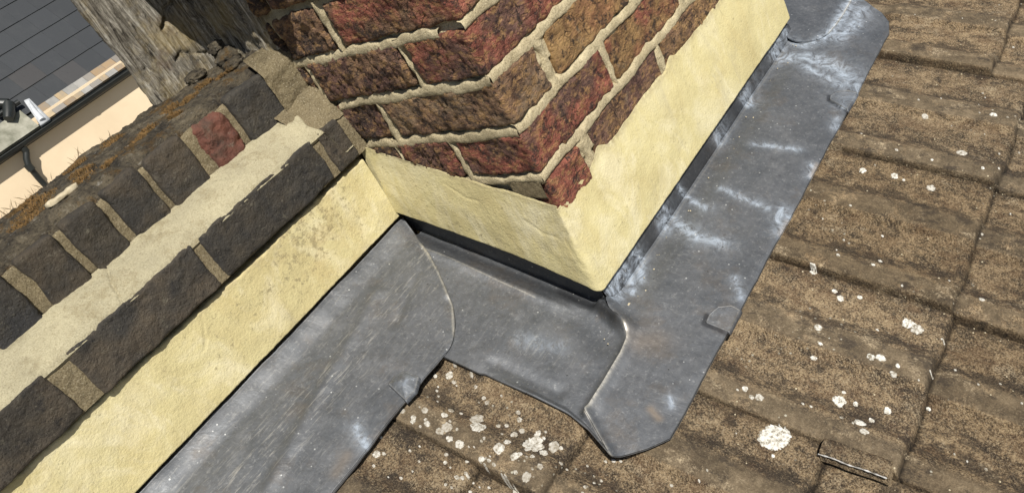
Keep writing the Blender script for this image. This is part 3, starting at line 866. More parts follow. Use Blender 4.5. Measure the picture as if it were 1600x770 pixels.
def dirtc(V):
    d = 0.85 * sstep(0.01, 0.0, V[:, 0]) * np.exp(-((V[:, 1] - 0.19) / 0.09) ** 2) + 0.15
    t = sstep(0.012, 0.006, V[:, 0]) * 1.0 * np.exp(-((V[:, 1] - 0.16) / 0.08) ** 2) * sstep(0.10, 0.2, V[:, 2] - V[:, 1] * 0.3)
    return d * 0.6, t
V, F, at = render_band(path, zc0, zc1, 0.0135, 66, 1.0, dirtc, 0.0138)
rb = MB(); rb.add(V, F, **at)
rb.build('render_band', MT['render'], chim)

# unseen bricks added above the picture to cast shade on the side face
ob = MB()
for i, y0 in enumerate((0.20, 0.42)):
    brick(ob, -0.045, 0.06, y0, y0 + 0.205, 0.640, 0.705, BRN, DRK, cell=0.005)
ob.build('added_shade_bricks', MT['brick'], chim)

# ------------------------------------------------------------------ the parapet wall
para = thing('parapet_wall', 'low parapet wall of sooty coping bricks with a pale mortar fillet and cream render', 'wall', (-0.6, 0.47, -0.1))
path = [(xv, 0.345, 0, -1, xv + 1.5) for xv in np.concatenate([np.arange(-1.5, -0.72, 0.01), np.arange(-0.72, 0.0035, 0.0024)])]
def zp0(s): return 0.1335 + 0 * s
def zp1(s): return 0.2530 + 0.004 * np.sin((s - 1.5) * 7) - 0.004 * sstep(1.4, 1.5, s)
def dirtp(V):
    x, z = V[:, 0], V[:, 2]
    d = 1.0 * np.exp(-((x + 0.13) / 0.10) ** 2) * np.exp(-((z - 0.215) / 0.05) ** 2) + 0.35 * np.exp(-((x + 0.28) / 0.12) ** 2)
    t = 0.35 * np.exp(-((x + 0.12) / 0.08) ** 2) + 0.1
    return np.clip(d, 0, 1), t
V, F, at = render_band(path, zp0, zp1, 0.02, 58, 6.0, dirtp)
rb = MB(); rb.add(V, F, **at); rb.build('render_band', MT['render'], para)

cb = MB()
CH1, CH2, CH3 = (0.044, 0.039, 0.032), (0.056, 0.047, 0.036), (0.036, 0.034, 0.031)
ends = [-1.40, -1.175, -0.95, -0.725, -0.497, -0.281, -0.052, 0.004]
for i in range(len(ends) - 1):
    a, b_ = ends[i] + (0.018 if i == 4 else 0.0065), ends[i + 1] - (0.012 if i == 3 else 0.0065)
    fine = ends[i + 1] > -0.75
    brick(cb, a, b_, 0.3350, 0.39, 0.2590, 0.3265, (CH1, CH2, CH3)[i % 3], (CH2, CH3, CH1)[i % 3], amp=0.0016, cell=0.0027 if fine else 0.01, dirn=(1, 1, 1), rad=0.0032, jit=0.0005)
# upper course: bricks on edge, set back
cols = {-0.030: (CH3, CH1), -0.102: (CH2, DRK), -0.169: ((0.14, 0.058, 0.042), (0.06, 0.05, 0.038)), -0.243: (CH3, CH2), -0.312: (CH1, CH2), -0.375: (CH2, CH3), -0.443: (CH3, (0.03, 0.03, 0.031))}
rr = [(-0.095, -0.030), (-0.163, -0.115), (-0.230, -0.186), (-0.300, -0.259), (-0.366, -0.324), (-0.434, -0.386), (-0.505, -0.456), (-0.575, -0.525)]
ks = list(cols.values())
for i, (a, b_) in enumerate([(-0.100, -0.028), (-0.165, -0.113), (-0.246, -0.185), (-0.310, -0.256), (-0.373, -0.324), (-0.438, -0.387), (-0.512, -0.456), (-0.582, -0.528)]):
    c1, c2 = ks[i % len(ks)] if i != 1 else ks[2]
    if i == 2: c1, c2 = ks[3]
    zt = (0.432 if i != 1 else 0.420) + rng.uniform(-0.003, 0.003)
    brick(cb, a, b_, 0.397 + (0.004 if i == 1 else 0), 0.49, 0.33, zt, c1, c2, amp=0.0036 if i == 1 else 0.0015, cell=0.0027, dirn=(1, 1, 1), rad=0.0055 if i != 1 else 0.010, jit=0.001)
for a in np.arange(-1.35, -0.6, 0.072):
    brick(cb, a, a + 0.052, 0.397, 0.49, 0.33, 0.434, CH2, CH3, cell=0.01, rad=0.01)
cb.build('coping_brickwork', MT['dark'], para)

# sandy mortar between and behind the coping bricks
om = MB()
def om_sheet(x0, x1, z0, z1, y0, seed, cell=0.0028, amp=0.003):
    X = np.arange(x0, x1 + cell / 2, cell); Z = np.arange(z0, z1 + cell / 2, cell)
    A, B = np.meshgrid(X, Z, indexing='ij'); a, z = A.ravel(), B.ravel()
    P = np.stack([a, 0 * a + seed, z], 1)
    yv = y0 + amp * fbm(P, 26, 4, 0.6, seed) + 0.0008 * fbm(P, 170, 3, 0.6, seed)
    # rounded top
    top = sstep(z1 - 0.02, z1, z)
    V = np.stack([a, yv + 0.012 * top ** 2, z], 1)
    om.add(V, grid_faces(len(X), len(Z)), grey=np.full(len(V), 0.0))
om_sheet(-0.75, 0.02, 0.2585, 0.330, 0.3385, 3.0, amp=0.0016)
om_sheet(-0.60, 0.02, 0.33, 0.432, 0.4060, 8.0, amp=0.0030)
# mortar filling between the end of the fillet and the chimney
X = np.arange(-0.055, 0.026, 0.0026); T = np.linspace(0, 1, 34)
A, B = np.meshgrid(X, T, indexing='ij'); a, t = A.ravel(), B.ravel()
P = np.stack([a, t * 0.1, 0 * a], 1)
yv = 0.339 + 0.067 * t
zz = 0.322 + 0.052 * t + sstep(-0.03, 0.02, a) * 0.022 * np.sin(t * 2.6) + 0.007 * fbm(P, 36, 5, 0.65, 2)
om.add(np.stack([a, yv, zz], 1), grid_faces(len(X), len(T)), grey=np.full(len(a), 0.15))
# the mortar rising against the chimney at the wall top
X = np.arange(-0.034, 0.026, 0.0026); Z = np.arange(0.35, 0.455, 0.0026)
A, B = np.meshgrid(X, Z, indexing='ij'); a, z = A.ravel(), B.ravel()
P = np.stack([a, 0 * a, z], 1)
yv = 0.392 - 0.012 * sstep(-0.03, 0.02, a) + 0.02 * sstep(0.42, 0.455, z) + 0.008 * fbm(P, 34, 5, 0.65, 5)
om.add(np.stack([a, yv, z], 1), grid_faces(len(X), len(Z)), grey=np.full(len(a), 0.1))
om.box(-1.5, 0.024, 0.360, 0.60, -0.6, 0.2585, grey=0.2)
om.box(-1.5, -0.73, 0.342, 0.60, 0.255, 0.329, grey=0.2)
om.box(-0.73, 0.024, 0.346, 0.60, 0.259, 0.316, grey=0.2)
om.box(-1.5, 0.024, 0.412, 0.598, 0.31, 0.424, grey=0.2)
om.build('sandy_mortar', MT['oldmortar'], para)

# the pale fillet: ragged, cracked, lying on the projecting course
X = np.arange(-0.74, -0.002, 0.0020); T = np.linspace(0, 1, 52)
A, B = np.meshgrid(X, T, indexing='ij'); a, t = A.ravel(), B.ravel()
L1 = np.stack([a, 0 * a, 0 * a], 1)
ylo = 0.3345 + 0.0040 * fbm(L1, 16, 4, 0.6, 3) + 0.002 * sstep(-0.2, -0.3, a)
yhi = 0.402 + 0.0 * a
# it narrows and rounds off near the chimney
endc = sstep(-0.020, -0.034, a + 0.006 * np.sin(t * 6))
yv = ylo + (yhi - ylo) * t
zlo = 0.3270 + 0.0018 * fbm(L1, 13, 3, 0.5, 8)
zhi = 0.3600 + 0.0035 * fbm(L1, 15, 4, 0.6, 9)
P = np.stack([a, yv, 0 * a], 1)
z = zlo + (zhi - zlo) * (t ** 0.9) + 0.0022 * fbm(P, 20, 4, 0.6, 4) + 0.0009 * fbm(P, 120, 4, 0.65, 7)
z += 0.003 * np.sin(np.pi * t)
z -= (1 - sstep(0.0, 0.05, t)) * 0.005
z -= (1 - endc) * 0.045
z -= 0.005 * seg(a, yv, [(-0.366, 0.404), (-0.372, 0.385), (-0.381, 0.37), (-0.388, 0.350), (-0.396, 0.336), (-0.398, 0.320)], 0.0011)
z -= 0.007 * seg(a, yv, [(-0.396, 0.3315), (-0.37, 0.3325), (-0.345, 0.3325), (-0.335, 0.3345)], 0.0016)
z -= 0.003 * seg(a, yv, [(-0.335, 0.3345), (-0.30, 0.339), (-0.27, 0.345), (-0.24, 0.338), (-0.19, 0.337)], 0.0009)
fl = MB()
V = np.stack([a, yv, z], 1)
fl.add(V, grid_faces(len(X), len(T)), grey=np.clip(0.5 * sstep(0.05, 0.35, fbm(P, 12, 4, 0.6, 11)) * sstep(-0.42, -0.5, a), 0, 1))
# thick lower lip
lip = V.reshape(len(X), len(T), 3)[X < -0.034, 0]
n = len(lip)
W = np.concatenate([lip, lip + np.array([0, 0.003, -0.004])])
fl.add(W, [(i, i + n, i + n + 1, i + 1) for i in range(n - 1)], grey=0.3)
fl.box(-1.5, -0.735, 0.335, 0.40, 0.325, 0.352, grey=0.2)
fl.build('mortar_fillet', MT['fillet'], para)

# rough eroded wall top
prof = [(0.408, 0.412), (0.412, 0.428), (0.420, 0.437)] + [(yv, 0.4385 + 0.03 * (yv - 0.42)) for yv in np.linspace(0.427, 0.592, 64)] + [(0.598, 0.438), (0.601, 0.425), (0.602, 0.38), (0.602, 0.0), (0.602, -0.6)]
xs2 = np.concatenate([np.arange(-1.5, -0.62, 0.012), np.arange(-0.62, 0.03, 0.0027)])
V = np.array([[(xv, p[0], p[1]) for p in prof] for xv in xs2]).reshape(-1, 3)
Q = V * np.array([0.55, 1.0, 1.0])
top = sstep(0.405, 0.425, V[:, 2])
dz = 0.0085 * fbm(Q, 17, 5, 0.6, 2) + 0.0085 * (fbm(Q * np.array([0.6, 1.7, 1]), 38, 5, 0.7, 4, True) - 0.2)
step = 0.006 * np.round(1.2 * fbm(np.stack([V[:, 0], 0 * V[:, 0], 0 * V[:, 0]], 1), 9, 2, 0.5, 6))
V[:, 2] += top * (dz + step * sstep(0.50, 0.58, V[:, 1]))
V[:, 1] += 0.004 * fbm(V, 30, 3, 0.5, 12) + sstep(0.55, 0.6, V[:, 1]) * 0.008 * fbm(np.stack([V[:, 0], 0 * V[:, 0], 0 * V[:, 0]], 1), 20, 3, 0.6, 3)
tb = MB(); tb.add(V, grid_faces(len(xs2), len(prof)))
tb.build('eroded_wall_top', MT['mossy'], para)

def ztop(x, y):
    d = (V[:, 0] - x) ** 2 + (V[:, 1] - y) ** 2 + (V[:, 2] < 0.40) * 9
    return V[np.argmin(d), 2]

# moss tufts (a mat of tiny blades) and dry stalks
def tufts(spots, n, hmin, hmax, w, name, mat, label, cat, lean=0.5):
    m = MB()
    VV, FF = [], []
    for _ in range(n):
        cx, cy, r = spots[rng.randint(len(spots))]
        ang, rad = rng.rand() * 6.283, r * math.sqrt(rng.rand())
        x, y = cx + math.cos(ang) * rad, cy + math.sin(ang) * rad * 0.9
        y = min(y, 0.596); x = min(x, 0.0)
        zb = ztop(x, y) - 0.0012
        hh = rng.uniform(hmin, hmax) * (1.15 - 0.5 * rad / r)
        dx, dy = rng.normal(0, lean, 2) * hh
        a2 = rng.rand() * 3.14
        ux, uy = math.cos(a2) * w, math.sin(a2) * w
        i = len(VV)
        VV += [(x - ux, y - uy, zb), (x + ux, y + uy, zb), (x + ux * 0.5 + dx * 0.5, y + uy * 0.5 + dy * 0.5, zb + hh * 0.62), (x + dx, y + dy, zb + hh)]
        FF.append((i, i + 1, i + 2, i + 3))
    m.add(VV, FF)
    o = m.build(name, mat, None, smooth=False)
    return tag(o, label, cat, kind='stuff')
tufts([(-0.365, 0.50, 0.030), (-0.345, 0.52, 0.028), (-0.385, 0.48, 0.022), (-0.355, 0.55, 0.02), (-0.205, 0.46, 0.016), (-0.185, 0.475, 0.016), (-0.105, 0.48, 0.018),
       (-0.065, 0.50, 0.016), (-0.05, 0.47, 0.012), (-0.30, 0.47, 0.015), (-0.285, 0.50, 0.02), (-0.21, 0.55, 0.02), (-0.26, 0.46, 0.014), (-0.13, 0.50, 0.016), (-0.27, 0.56, 0.02), (-0.15, 0.45, 0.012)],
      11000, 0.002, 0.0075, 0.0008, 'moss', MT['moss'], 'rusty brown dry moss on top of the parapet wall', 'moss')
tufts([(-0.37, 0.585, 0.02), (-0.31, 0.588, 0.03), (-0.25, 0.588, 0.02), (-0.20, 0.59, 0.02), (-0.34, 0.58, 0.02)], 70, 0.007, 0.018, 0.00025, 'dry_stalks', MT['grass'],
      'thin dry stalks sprouting along the far edge of the parapet top', 'grass', 0.45)
st = MB()
st.tube([(-0.375, 0.585, 0.445), (-0.379, 0.588, 0.462), (-0.386, 0.59, 0.478), (-0.398, 0.595, 0.505), (-0.41, 0.60, 0.54)], [0.0006, 0.0006, 0.0005, 0.0004, 0.0003], 5)
tag(st.build('dry_stem', MT['grass'], None), 'thin curved dry stem rising from the left end of the parapet moss', 'stem')

# pale flake lying on the wall top
Vf, Ff = box_grid(-0.0235, 0.0235, -0.008, 0.008, -0.004, 0.004, 0.0015)
cc = np.clip(Vf, [-0.0165, -0.002, -0.001], [0.0165, 0.002, 0.001]); D = Vf - cc; Ln = np.linalg.norm(D, axis=1); Ln[Ln == 0] = 1
Vf = cc + D / Ln[:, None] * np.array([0.007, 0.0055, 0.0035]) + 0.0022 * np.stack([pn(Vf * 90 + 3), pn(Vf * 90 + 13), pn(Vf * 90 + 23)], 1)
Vf[:, 1] += 0.006 * (Vf[:, 0] / 0.02) ** 2
ca, sa = math.cos(0.12), math.sin(0.12)
Vf = np.stack([Vf[:, 0] * ca - Vf[:, 1] * sa, Vf[:, 0] * sa + Vf[:, 1] * ca, Vf[:, 2]], 1) + np.array([-0.331, 0.455, ztop(-0.331, 0.455) + 0.004])
tag(mesh_obj('mortar_flake', Vf, Ff, MT['bone']), 'pale elongated flake lying loose on the mossy wall top', 'flake')

# ------------------------------------------------------------------ the grey grained pier behind the parapet
pier = thing('weathered_pier', 'grey deeply grained weathered pier rising behind the parapet beside the chimney', 'pier', (0.1, 0.65, 0.2))
U = np.arange(-0.20, 0.5, 0.0027); Z = np.arange(0.40, 0.90, 0.0035)
def pier_sheet():
    m = MB()
    # plan: left flank (x = -0.118, y .75 -> .585), corner, face (y = .575, x -> .35)
    pl = [(-0.111 + (yv - 0.588) * 0.62, yv, -0.85, 0.52) for yv in np.arange(0.75, 0.592, -0.006)] + [(-0.111 + 0.010 * (1 - math.cos(a)), 0.588 - 0.012 * math.sin(a), -math.cos(a), -math.sin(a)) for a in np.linspace(0, 1.57, 8)] + [(xv, 0.576, 0, -1) for xv in np.arange(-0.100, -0.018, 0.0026)] + [(-0.018 + 0.022 * math.sin(a), 0.554 + 0.022 * math.cos(a), -math.sin(a) * 0.7, -0.7) for a in np.linspace(0.1, 1.5, 9)] + [(0.004 + 0.05 * (0.55 - yv) ** 2, yv, -1, -0.1) for yv in np.arange(0.550, 0.398, -0.0026)] + [(0.012, 0.394, -0.5, -0.8), (0.030, 0.390, 0, -1)]
    pl = np.array(pl)
    Zs = np.concatenate([np.arange(0.38, 0.72, 0.003), np.arange(0.72, 1.2, 0.02)])
    n, k = len(pl), len(Zs)
    X = np.repeat(pl[:, 0], k); Y = np.repeat(pl[:, 1], k); nx = np.repeat(pl[:, 2], k); ny = np.repeat(pl[:, 3], k)
    z = np.tile(Zs, n)
    P = np.stack([X, Y, z], 1)
    G = P * np.array([1, 1, 0.16]) + np.stack([0.012 * pn(P * np.array([6, 6, 3])), 0 * X, 0 * X], 1)
    d = 0.0058 * (fbm(G, 90, 5, 0.7, 1, True) - 0.2) + 0.005 * fbm(G, 34, 3, 0.6, 4) + 0.005 * fbm(P, 10, 3, 0.5, 5)
    # open splits
    d -= 0.012 * (Y > 0.56) * seg(X, z, [(-0.030, 0.532), (-0.018, 0.540), (-0.008, 0.553), (0.006, 0.557)], 0.0024)
    d -= 0.007 * seg(X, z, [(-0.045, 0.485), (-0.03, 0.490), (-0.012, 0.478), (0.0, 0.470)], 0.002)
    d -= 0.006 * seg(X, z, [(-0.092, 0.50), (-0.085, 0.485), (-0.08, 0.47)], 0.002)
    # hollow, broken part to the right
    hol = np.clip(fbm(P * np.array([1, 1, 0.6]), 15, 3, 0.6, 8) - 0.02, 0, 1) * sstep(0.54, 0.50, Y) * 0.25
    d -= 0.10 * hol
    d += 0.016 * fbm(P * np.array([1, 1, 0.7]), 26, 5, 0.65, 15) * sstep(0.56, 0.52, Y) * 0.7
    m.add(np.stack([X + nx * d, Y + ny * d, z], 1), grid_faces(n, k))
    m.box(-0.04, 0.36, 0.61, 0.75, 0.30, 1.195)
    m.box(0.03, 0.36, 0.41, 0.62, 0.30, 1.195)
    return m
pier_sheet().build('grained_face', MT['pier'], pier)
# crumbled lump where wall, pier and chimney meet
lb = MB()
for cx, cy, cz, r in ((0.0, 0.50, 0.455, 0.020), (-0.02, 0.47, 0.447, 0.014), (0.012, 0.53, 0.470, 0.018), (-0.045, 0.55, 0.452, 0.014), (0.0, 0.44, 0.445, 0.012)):
    Vs, Fs = box_grid(-1, 1, -1, 1, -1, 1, 0.125)
    Vs = Vs / np.linalg.norm(Vs, axis=1)[:, None]
    q = Vs * (1 + 0.35 * fbm(Vs, 2.2, 4, 0.6, cx * 90))[:, None] * np.array([1.3, 1.1, 0.7]) * r + np.array([cx, cy, cz])
    lb.add(q, Fs)
lb.build('crumbled_stone', MT['mossy'], para)

# ------------------------------------------------------------------ lead flashings
PATINA = [([(0.12, 0.013), (0.07, -0.013)], 0.0096), ([(0.214, 0.02), (0.181, -0.048), (0.185, -0.084)], 0.0141), ([(0.265, 0.016), (0.244, -0.037)], 0.0093), ([(0.179, -0.002), (0.216, 0.016), (0.259, 0.026)], 0.0118), ([(0.451, 0.017), (0.4, 0.006)], 0.0133), ([(0.56, 0.019), (0.519, -0.003)], 0.0151), ([(0.622, 0.024), (0.583, 0.016)], 0.0143), ([(0.706, 0.013), (0.672, 0.013), (0.686, -0.044), (0.683, -0.088), (0.648, -0.129), (0.597, -0.148)], 0.0269), ([(0.921, -0.06), (0.846, -0.063), (0.773, -0.062), (0.725, -0.031), (0.741, 0.013)], 0.018), ([(0.879, -0.083), (0.82, -0.087), (0.767, -0.074)], 0.0201), ([(0.603, -0.141), (0.572, -0.137)], 0.0156), ([(0.535, -0.14), (0.508, -0.143)], 0.0087), ([(0.403, -0.142), (0.379, -0.146)], 0.0082), ([(0.278, -0.147), (0.243, -0.147)], 0.0136), ([(0.293, -0.133), (0.264, -0.136)], 0.0098), ([(0.13, -0.122), (0.101, -0.141)], 0.0073), ([(0.074, 0.031), (0.058, 0.008), (0.022, 0.001)], 0.0133), ([(0.074, 0.006), (0.043, -0.013)], 0.0094), ([(-0.09, -0.125), (-0.102, -0.131)], 0.0049), ([(-0.23, 0.164), (-0.242, 0.165)], 0.007), ([(-0.322, 0.188), (-0.337, 0.16)], 0.0084), ([(0.294, -0.042), (0.283, -0.113)], 0.0082), ([(0.417, -0.048), (0.431, -0.112)], 0.0075), ([(0.657, -0.053), (0.626, -0.125)], 0.0141), ([(0.773, 0.053), (0.727, 0.02)], 0.0101)]
def patina(x, y):
    f = np.zeros(len(x))
    for pts, w in PATINA:
        f = np.maximum(f, 0.75 * seg(x, y, pts, w * 0.62) + 0.5 * seg(x, y, pts, w * 1.5))
    return f
RIDGE = [(-0.002, -0.004), (-0.018, -0.034), (-0.034, -0.044), (-0.061, -0.048), (-0.110, -0.049), (-0.161, -0.049)]
FOLD = [(-0.161, -0.049), (-0.180, -0.074), (-0.201, -0.102)]
def lead_z(x, y):
    P = np.stack([x, y, 0 * x], 1)
    z = TP * y - 0.0335 + 0.0026 * fbm(P, 8, 3, 0.5, 5) + 0.0009 * fbm(P, 30, 3, 0.5, 6)
    hr, _, _ = roof_h(x, y)
    return z
def resample(pts, n):
    P = np.array(pts, float)
    L = np.concatenate([[0], np.cumsum(np.linalg.norm(np.diff(P, axis=0), axis=1))]); L /= L[-1]
    t = np.linspace(0, 1, n)
    return np.stack([np.interp(t, L, P[:, i]) for i in range(P.shape[1])], 1)
def smooth_pts(P, k=3):
    P = P.copy()
    for _ in range(k):
        P[1:-1] = 0.25 * P[:-2] + 0.5 * P[1:-1] + 0.25 * P[2:]
    return P
def patch(left, right, nu, nv, sm=4, power=1.0, inner=None):
    """ruled net between two border curves"""
    A = smooth_pts(resample(left, nv), sm); B = smooth_pts(resample(right, nv), sm)
    u = (np.linspace(0, 1, nu) ** power)[:, None, None]
    return A[None] * (1 - u) + B[None] * u           # nu, nv, 2

def thicken(V, F, nu, nv, th=0.0019):
    """closed sheet from a net: copy below and rim"""
    n = len(V)
    D = V.copy(); D[:, 2] -= th
    idx = np.arange(n).reshape(nu, nv)
    rim = np.concatenate([idx[:, 0], idx[-1, 1:], idx[-2::-1, -1], idx[0, -2:0:-1]])
    nx = np.roll(rim, -1)
    R = np.stack([rim, nx, nx + n, rim + n], 1)
    return np.concatenate([V, D]), np.concatenate([F, F[:, ::-1] + n, R])

def lead_sheet(name, net, zfun, parent, up=None, extra=None, th=0.0019, scuff=0.0):
    nu, nv = net.shape[:2]
    x, y = net[..., 0].ravel(), net[..., 1].ravel()
    z = zfun(x, y)
    V = np.stack([x, y, z], 1)
    F = grid_faces(nu, nv)
    a = dict(patina=patina(x, y), crest=np.zeros(len(x)), stain=np.zeros(len(x)), scuff=np.full(len(x), scuff), sheltered_and_shade=np.zeros(len(x)))
    if extra: extra(V, a, nu, nv)
    V2, F2 = thicken(V, F, nu, nv, th)
    a = {k: np.concatenate([q, q]) for k, q in a.items()}
    return mesh_obj(name, V2, F2, MT['lead'], parent, a)

def strip(name, pts3, parent, lean=0.0, sheltered_and_shade=0.6):
    """upstand: vertical sheet through (x, y, z0, z1) columns"""
    P = np.array(pts3); n = len(P); k = 12
    t = np.linspace(0, 1, k)
    X = np.repeat(P[:, 0], k); Y = np.repeat(P[:, 1], k)
    Z = (P[:, 2][:, None] * (1 - t) + P[:, 3][:, None] * t).ravel()
    tt_ = np.tile(t, n)
    Y = Y + lean * tt_ ** 1.5
    V = np.stack([X, Y, Z], 1)
    a = dict(patina=patina(X, Y * 0 + P[0, 1] + 0.0), crest=0 * X, stain=0 * X, scuff=0 * X, sheltered_and_shade=0 * X + sheltered_and_shade)
    return mesh_obj(name, V, grid_faces(n, k), MT['lead'], parent, a)

# --- sheet along the parapet
pl = thing('parapet_flashing', 'grey lead sheet lying along the foot of the parapet render, scuffed, with a folded clip', 'lead flashing', (-0.4, 0.25, 0.05))
EDGE = [(0.010, 0.352), (-0.004, 0.325), (-0.016, 0.305), (-0.030, 0.277), (-0.055, 0.242), (-0.078, 0.213), (-0.098, 0.190), (-0.122, 0.171), (-0.147, 0.158), (-0.165, 0.154), (-0.179, 0.157)]
nu, nv = 330, 90
tt = np.linspace(0, 1, nv)
net = patch([(-1.45, 0.352), (-1.45, 0.159)], EDGE, nu, nv, 3, power=0.62)
def ex_p(V, a, nu, nv):
    x, y = V[:, 0], V[:, 1]
    u = np.repeat(np.linspace(0, 1, nu), nv); v = np.tile(np.linspace(0, 1, nv), nu)
    V[:, 2] += 0.0045                                         # lies over the side piece
    V[:, 2] += 0.0095 * sstep(0.318, 0.352, y)
    # folds dressed into the sheet
    V[:, 2] += 0.0028 * seg(x, y, [(-0.45, 0.225), (-0.30, 0.262), (-0.19, 0.285), (-0.13, 0.30)], 0.010)
    V[:, 2] -= 0.0018 * seg(x, y, [(-0.16, 0.245), (-0.10, 0.262), (-0.07, 0.27)], 0.007)
    V[:, 2] += 0.0030 * seg(x, y, [(-0.006, 0.315), (-0.04, 0.262), (-0.085, 0.208)], 0.006)
    edge = (1 - sstep(0, 0.03, 1 - v)) * (x < -0.17)
    wob = 0.0028 * fbm(np.stack([x, 0 * x, 0 * x], 1), 17, 3, 0.5, 4)
    V[:, 1] += wob * sstep(0.7, 1, v) * (x < -0.18)
    V[:, 2] -= 0.0035 * sstep(0.96, 1.0, v) * sstep(-0.17, -0.19, x)
    V[:, 2] -= 0.0045 * sstep(0.975, 1.0, u) * (1 - sstep(0.95, 1.0, v)) * 0.5
    a['crest'] = np.clip(0.8 * seg(x, y, [(-0.022, 0.296), (-0.055, 0.244), (-0.098, 0.192), (-0.14, 0.162)], 0.0016) + 0.5 * seg(x, y, [(-0.02, 0.30), (-0.035, 0.27)], 0.003), 0, 1)
    a['scuff'] = np.clip(0.9 * np.exp(-((y - 0.262) / 0.032) ** 2) + 0.25, 0, 1)
    a['stain'] = 0.35 * seg(x, y, [(-0.385, 0.168), (-0.36, 0.172)], 0.008)
p_sheet = lead_sheet('sheet', net, lead_z, pl, extra=ex_p)
cl = [(xv, 0.3535, TP * 0.352 - 0.020 + 0.004, 0.170) for xv in np.linspace(-1.45, 0.013, 120)]
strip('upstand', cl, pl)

def clip(parent, outline, lift, bulge, zf):
    """folded lead strap: bevelled plate from an outline"""
    O = np.array(outline, float); c = O.mean(0)
    k = 10
    R = [resample(np.vstack([O, O[:1]]), 97)[:-1]]
    ring = R[0]
    V, F = [], []
    m = len(ring)
    for j in range(k + 1):
        t = (0.0, 0.05, 0.09, 0.2, 0.32, 0.44, 0.56, 0.68, 0.8, 0.9, 1.0)[j]
        q = c + (ring - c) * (1 - t)
        z = zf(q[:, 0], q[:, 1])
        hgt = lift * (0 if j == 0 else 1) + bulge * math.sin(math.pi / 2 * t) + (0.0006 if j == 1 else 0)
        if j == 0: z = z - 0.001
        V.append(np.stack([q[:, 0], q[:, 1], z + hgt], 1))
    V = np.concatenate(V)
    for j in range(k):
        for i in range(m):
            F.append((j * m + i, j * m + (i + 1) % m, (j + 1) * m + (i + 1) % m, (j + 1) * m + i))
    n = len(V)
    r = np.linalg.norm(V[:, :2] - c, axis=1)
    return mesh_obj('clip', V, F, MT['lead'], parent, dict(patina=np.where(np.arange(n) % 3 == 0, 0.25, 0.15) + 0.35 * patina(V[:, 0], V[:, 1]), crest=np.concatenate([np.zeros(2 * m), np.full(m, 0.25), np.zeros(n - 3 * m)]), stain=np.zeros(n), sheltered_and_shade=np.concatenate([np.full(m, 1.0), np.full(m, 0.6), np.zeros(n - 2 * m)]), scuff=np.zeros(n)), smooth=True)  # outer rings darkened as a painted gap shadow
zl_p = lambda x, y: lead_z(x, y) + 0.0045
clip(pl, [(-0.262, 0.150), (-0.252, 0.1875), (-0.238, 0.189), (-0.222, 0.181), (-0.221, 0.158), (-0.242, 0.149)], 0.0030, 0.0065, zl_p)

# --- sheet down the side of the chimney
sl = thing('side_flashing', 'grey lead sheet beside the shaded foot of the chimney, with a curled lower edge', 'lead flashing', (-0.1, 0.1, 0.0))
left_b = [(0.0135, 0.34), (-0.175, 0.34)]
net = np.zeros((150, 190, 2))
outer = smooth_pts(resample([(-0.174, 0.33), (-0.175, 0.157), (-0.174, 0.099), (-0.171, 0.097), (-0.171, 0.013), (-0.172, -0.030), (-0.180, -0.060), (-0.200, -0.101)], 190), 2)
innr = smooth_pts(resample([(0.0135, 0.33), (0.0135, 0.012), (0.004, 0.000)], 190), 1)
low = smooth_pts(resample([(0.004, 0.000)] + RIDGE[1:] + FOLD[1:], 150), 2)
upp = resample([(0.0135, 0.33), (-0.174, 0.33)], 150)
uu = np.linspace(0, 1, 150)[:, None, None]; vv = np.linspace(0, 1, 190)[None, :, None]
A_, B_, C_, D_ = innr[None], outer[None], upp[:, None], low[:, None]
net = (1 - uu) * A_ + uu * B_ + (1 - vv) * C_ + vv * D_ - ((1 - uu) * (1 - vv) * innr[0] + uu * (1 - vv) * outer[0] + (1 - uu) * vv * innr[-1] + uu * vv * outer[-1])
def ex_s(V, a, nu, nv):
    x, y = V[:, 0], V[:, 1]
    u = np.repeat(np.linspace(0, 1, nu), nv); v = np.tile(np.linspace(0, 1, nv), nu)
    front = sstep(0.10, 0.0, y)
    V[:, 2] += 0.0035 * np.exp(-((x + 0.024) / 0.008) ** 2) * sstep(0.04, 0.09, y) - 0.009 * sstep(-0.015, 0.007, x)
    V[:, 2] += 0.021 * seg(x, y, [(0.004, 0.012), (-0.003, -0.004), (-0.018, -0.036)], 0.011)
    V[:, 2] -= 0.004 * seg(x, y, [(-0.03, 0.03), (-0.05, -0.01)], 0.02)
    V[:, 2] += 0.006 * seg(x, y, RIDGE[2:], 0.007)
    # the lower border curls up
    V[:, 2] += 0.0065 * sstep(0.93, 1.0, u) * sstep(0.09, 0.0, y) * (1 - 0.3 * sstep(0.985, 1.0, u))
    V[:, 2] += 0.005 * seg(x, y, FOLD, 0.006)
    V[:, 2] -= 0.003 * seg(x, y, [(-0.150, 0.09), (-0.150, 0.0)], 0.010)
    a['crest'] = np.clip(0.75 * seg(x, y, RIDGE[1:], 0.0022) + 0.6 * seg(x, y, FOLD, 0.0016) + 0.7 * seg(x, y, [(-0.024, 0.29), (-0.022, 0.25), (-0.026, 0.16), (-0.028, 0.10)], 0.0009), 0, 1)
    a['patina'] = np.maximum(a['patina'], 0.55 * seg(x, y, [(-0.10, 0.08), (-0.085, 0.03)], 0.014))
    a['scuff'] = 0.35 * seg(x, y, [(-0.12, 0.12), (-0.10, 0.02)], 0.035)
    a['sheltered_and_shade'] = np.clip(1.1 * seg(x, y, [(0.006, 0.075), (0.0, 0.03), (-0.006, 0.0), (-0.013, -0.018)], 0.010) + 0.45 * sstep(-0.024, -0.019, x) * sstep(0.03, 0.06, y), 0, 1)  # darker at the corner fold and along the foot of the upstand
    a['stain'] = 0.5 * seg(x, y, [(-0.162, -0.062), (-0.158, -0.055)], 0.006)
zl_s = lambda x, y: lead_z(x, y)
lead_sheet('sheet', net, zl_s, sl, extra=ex_s)
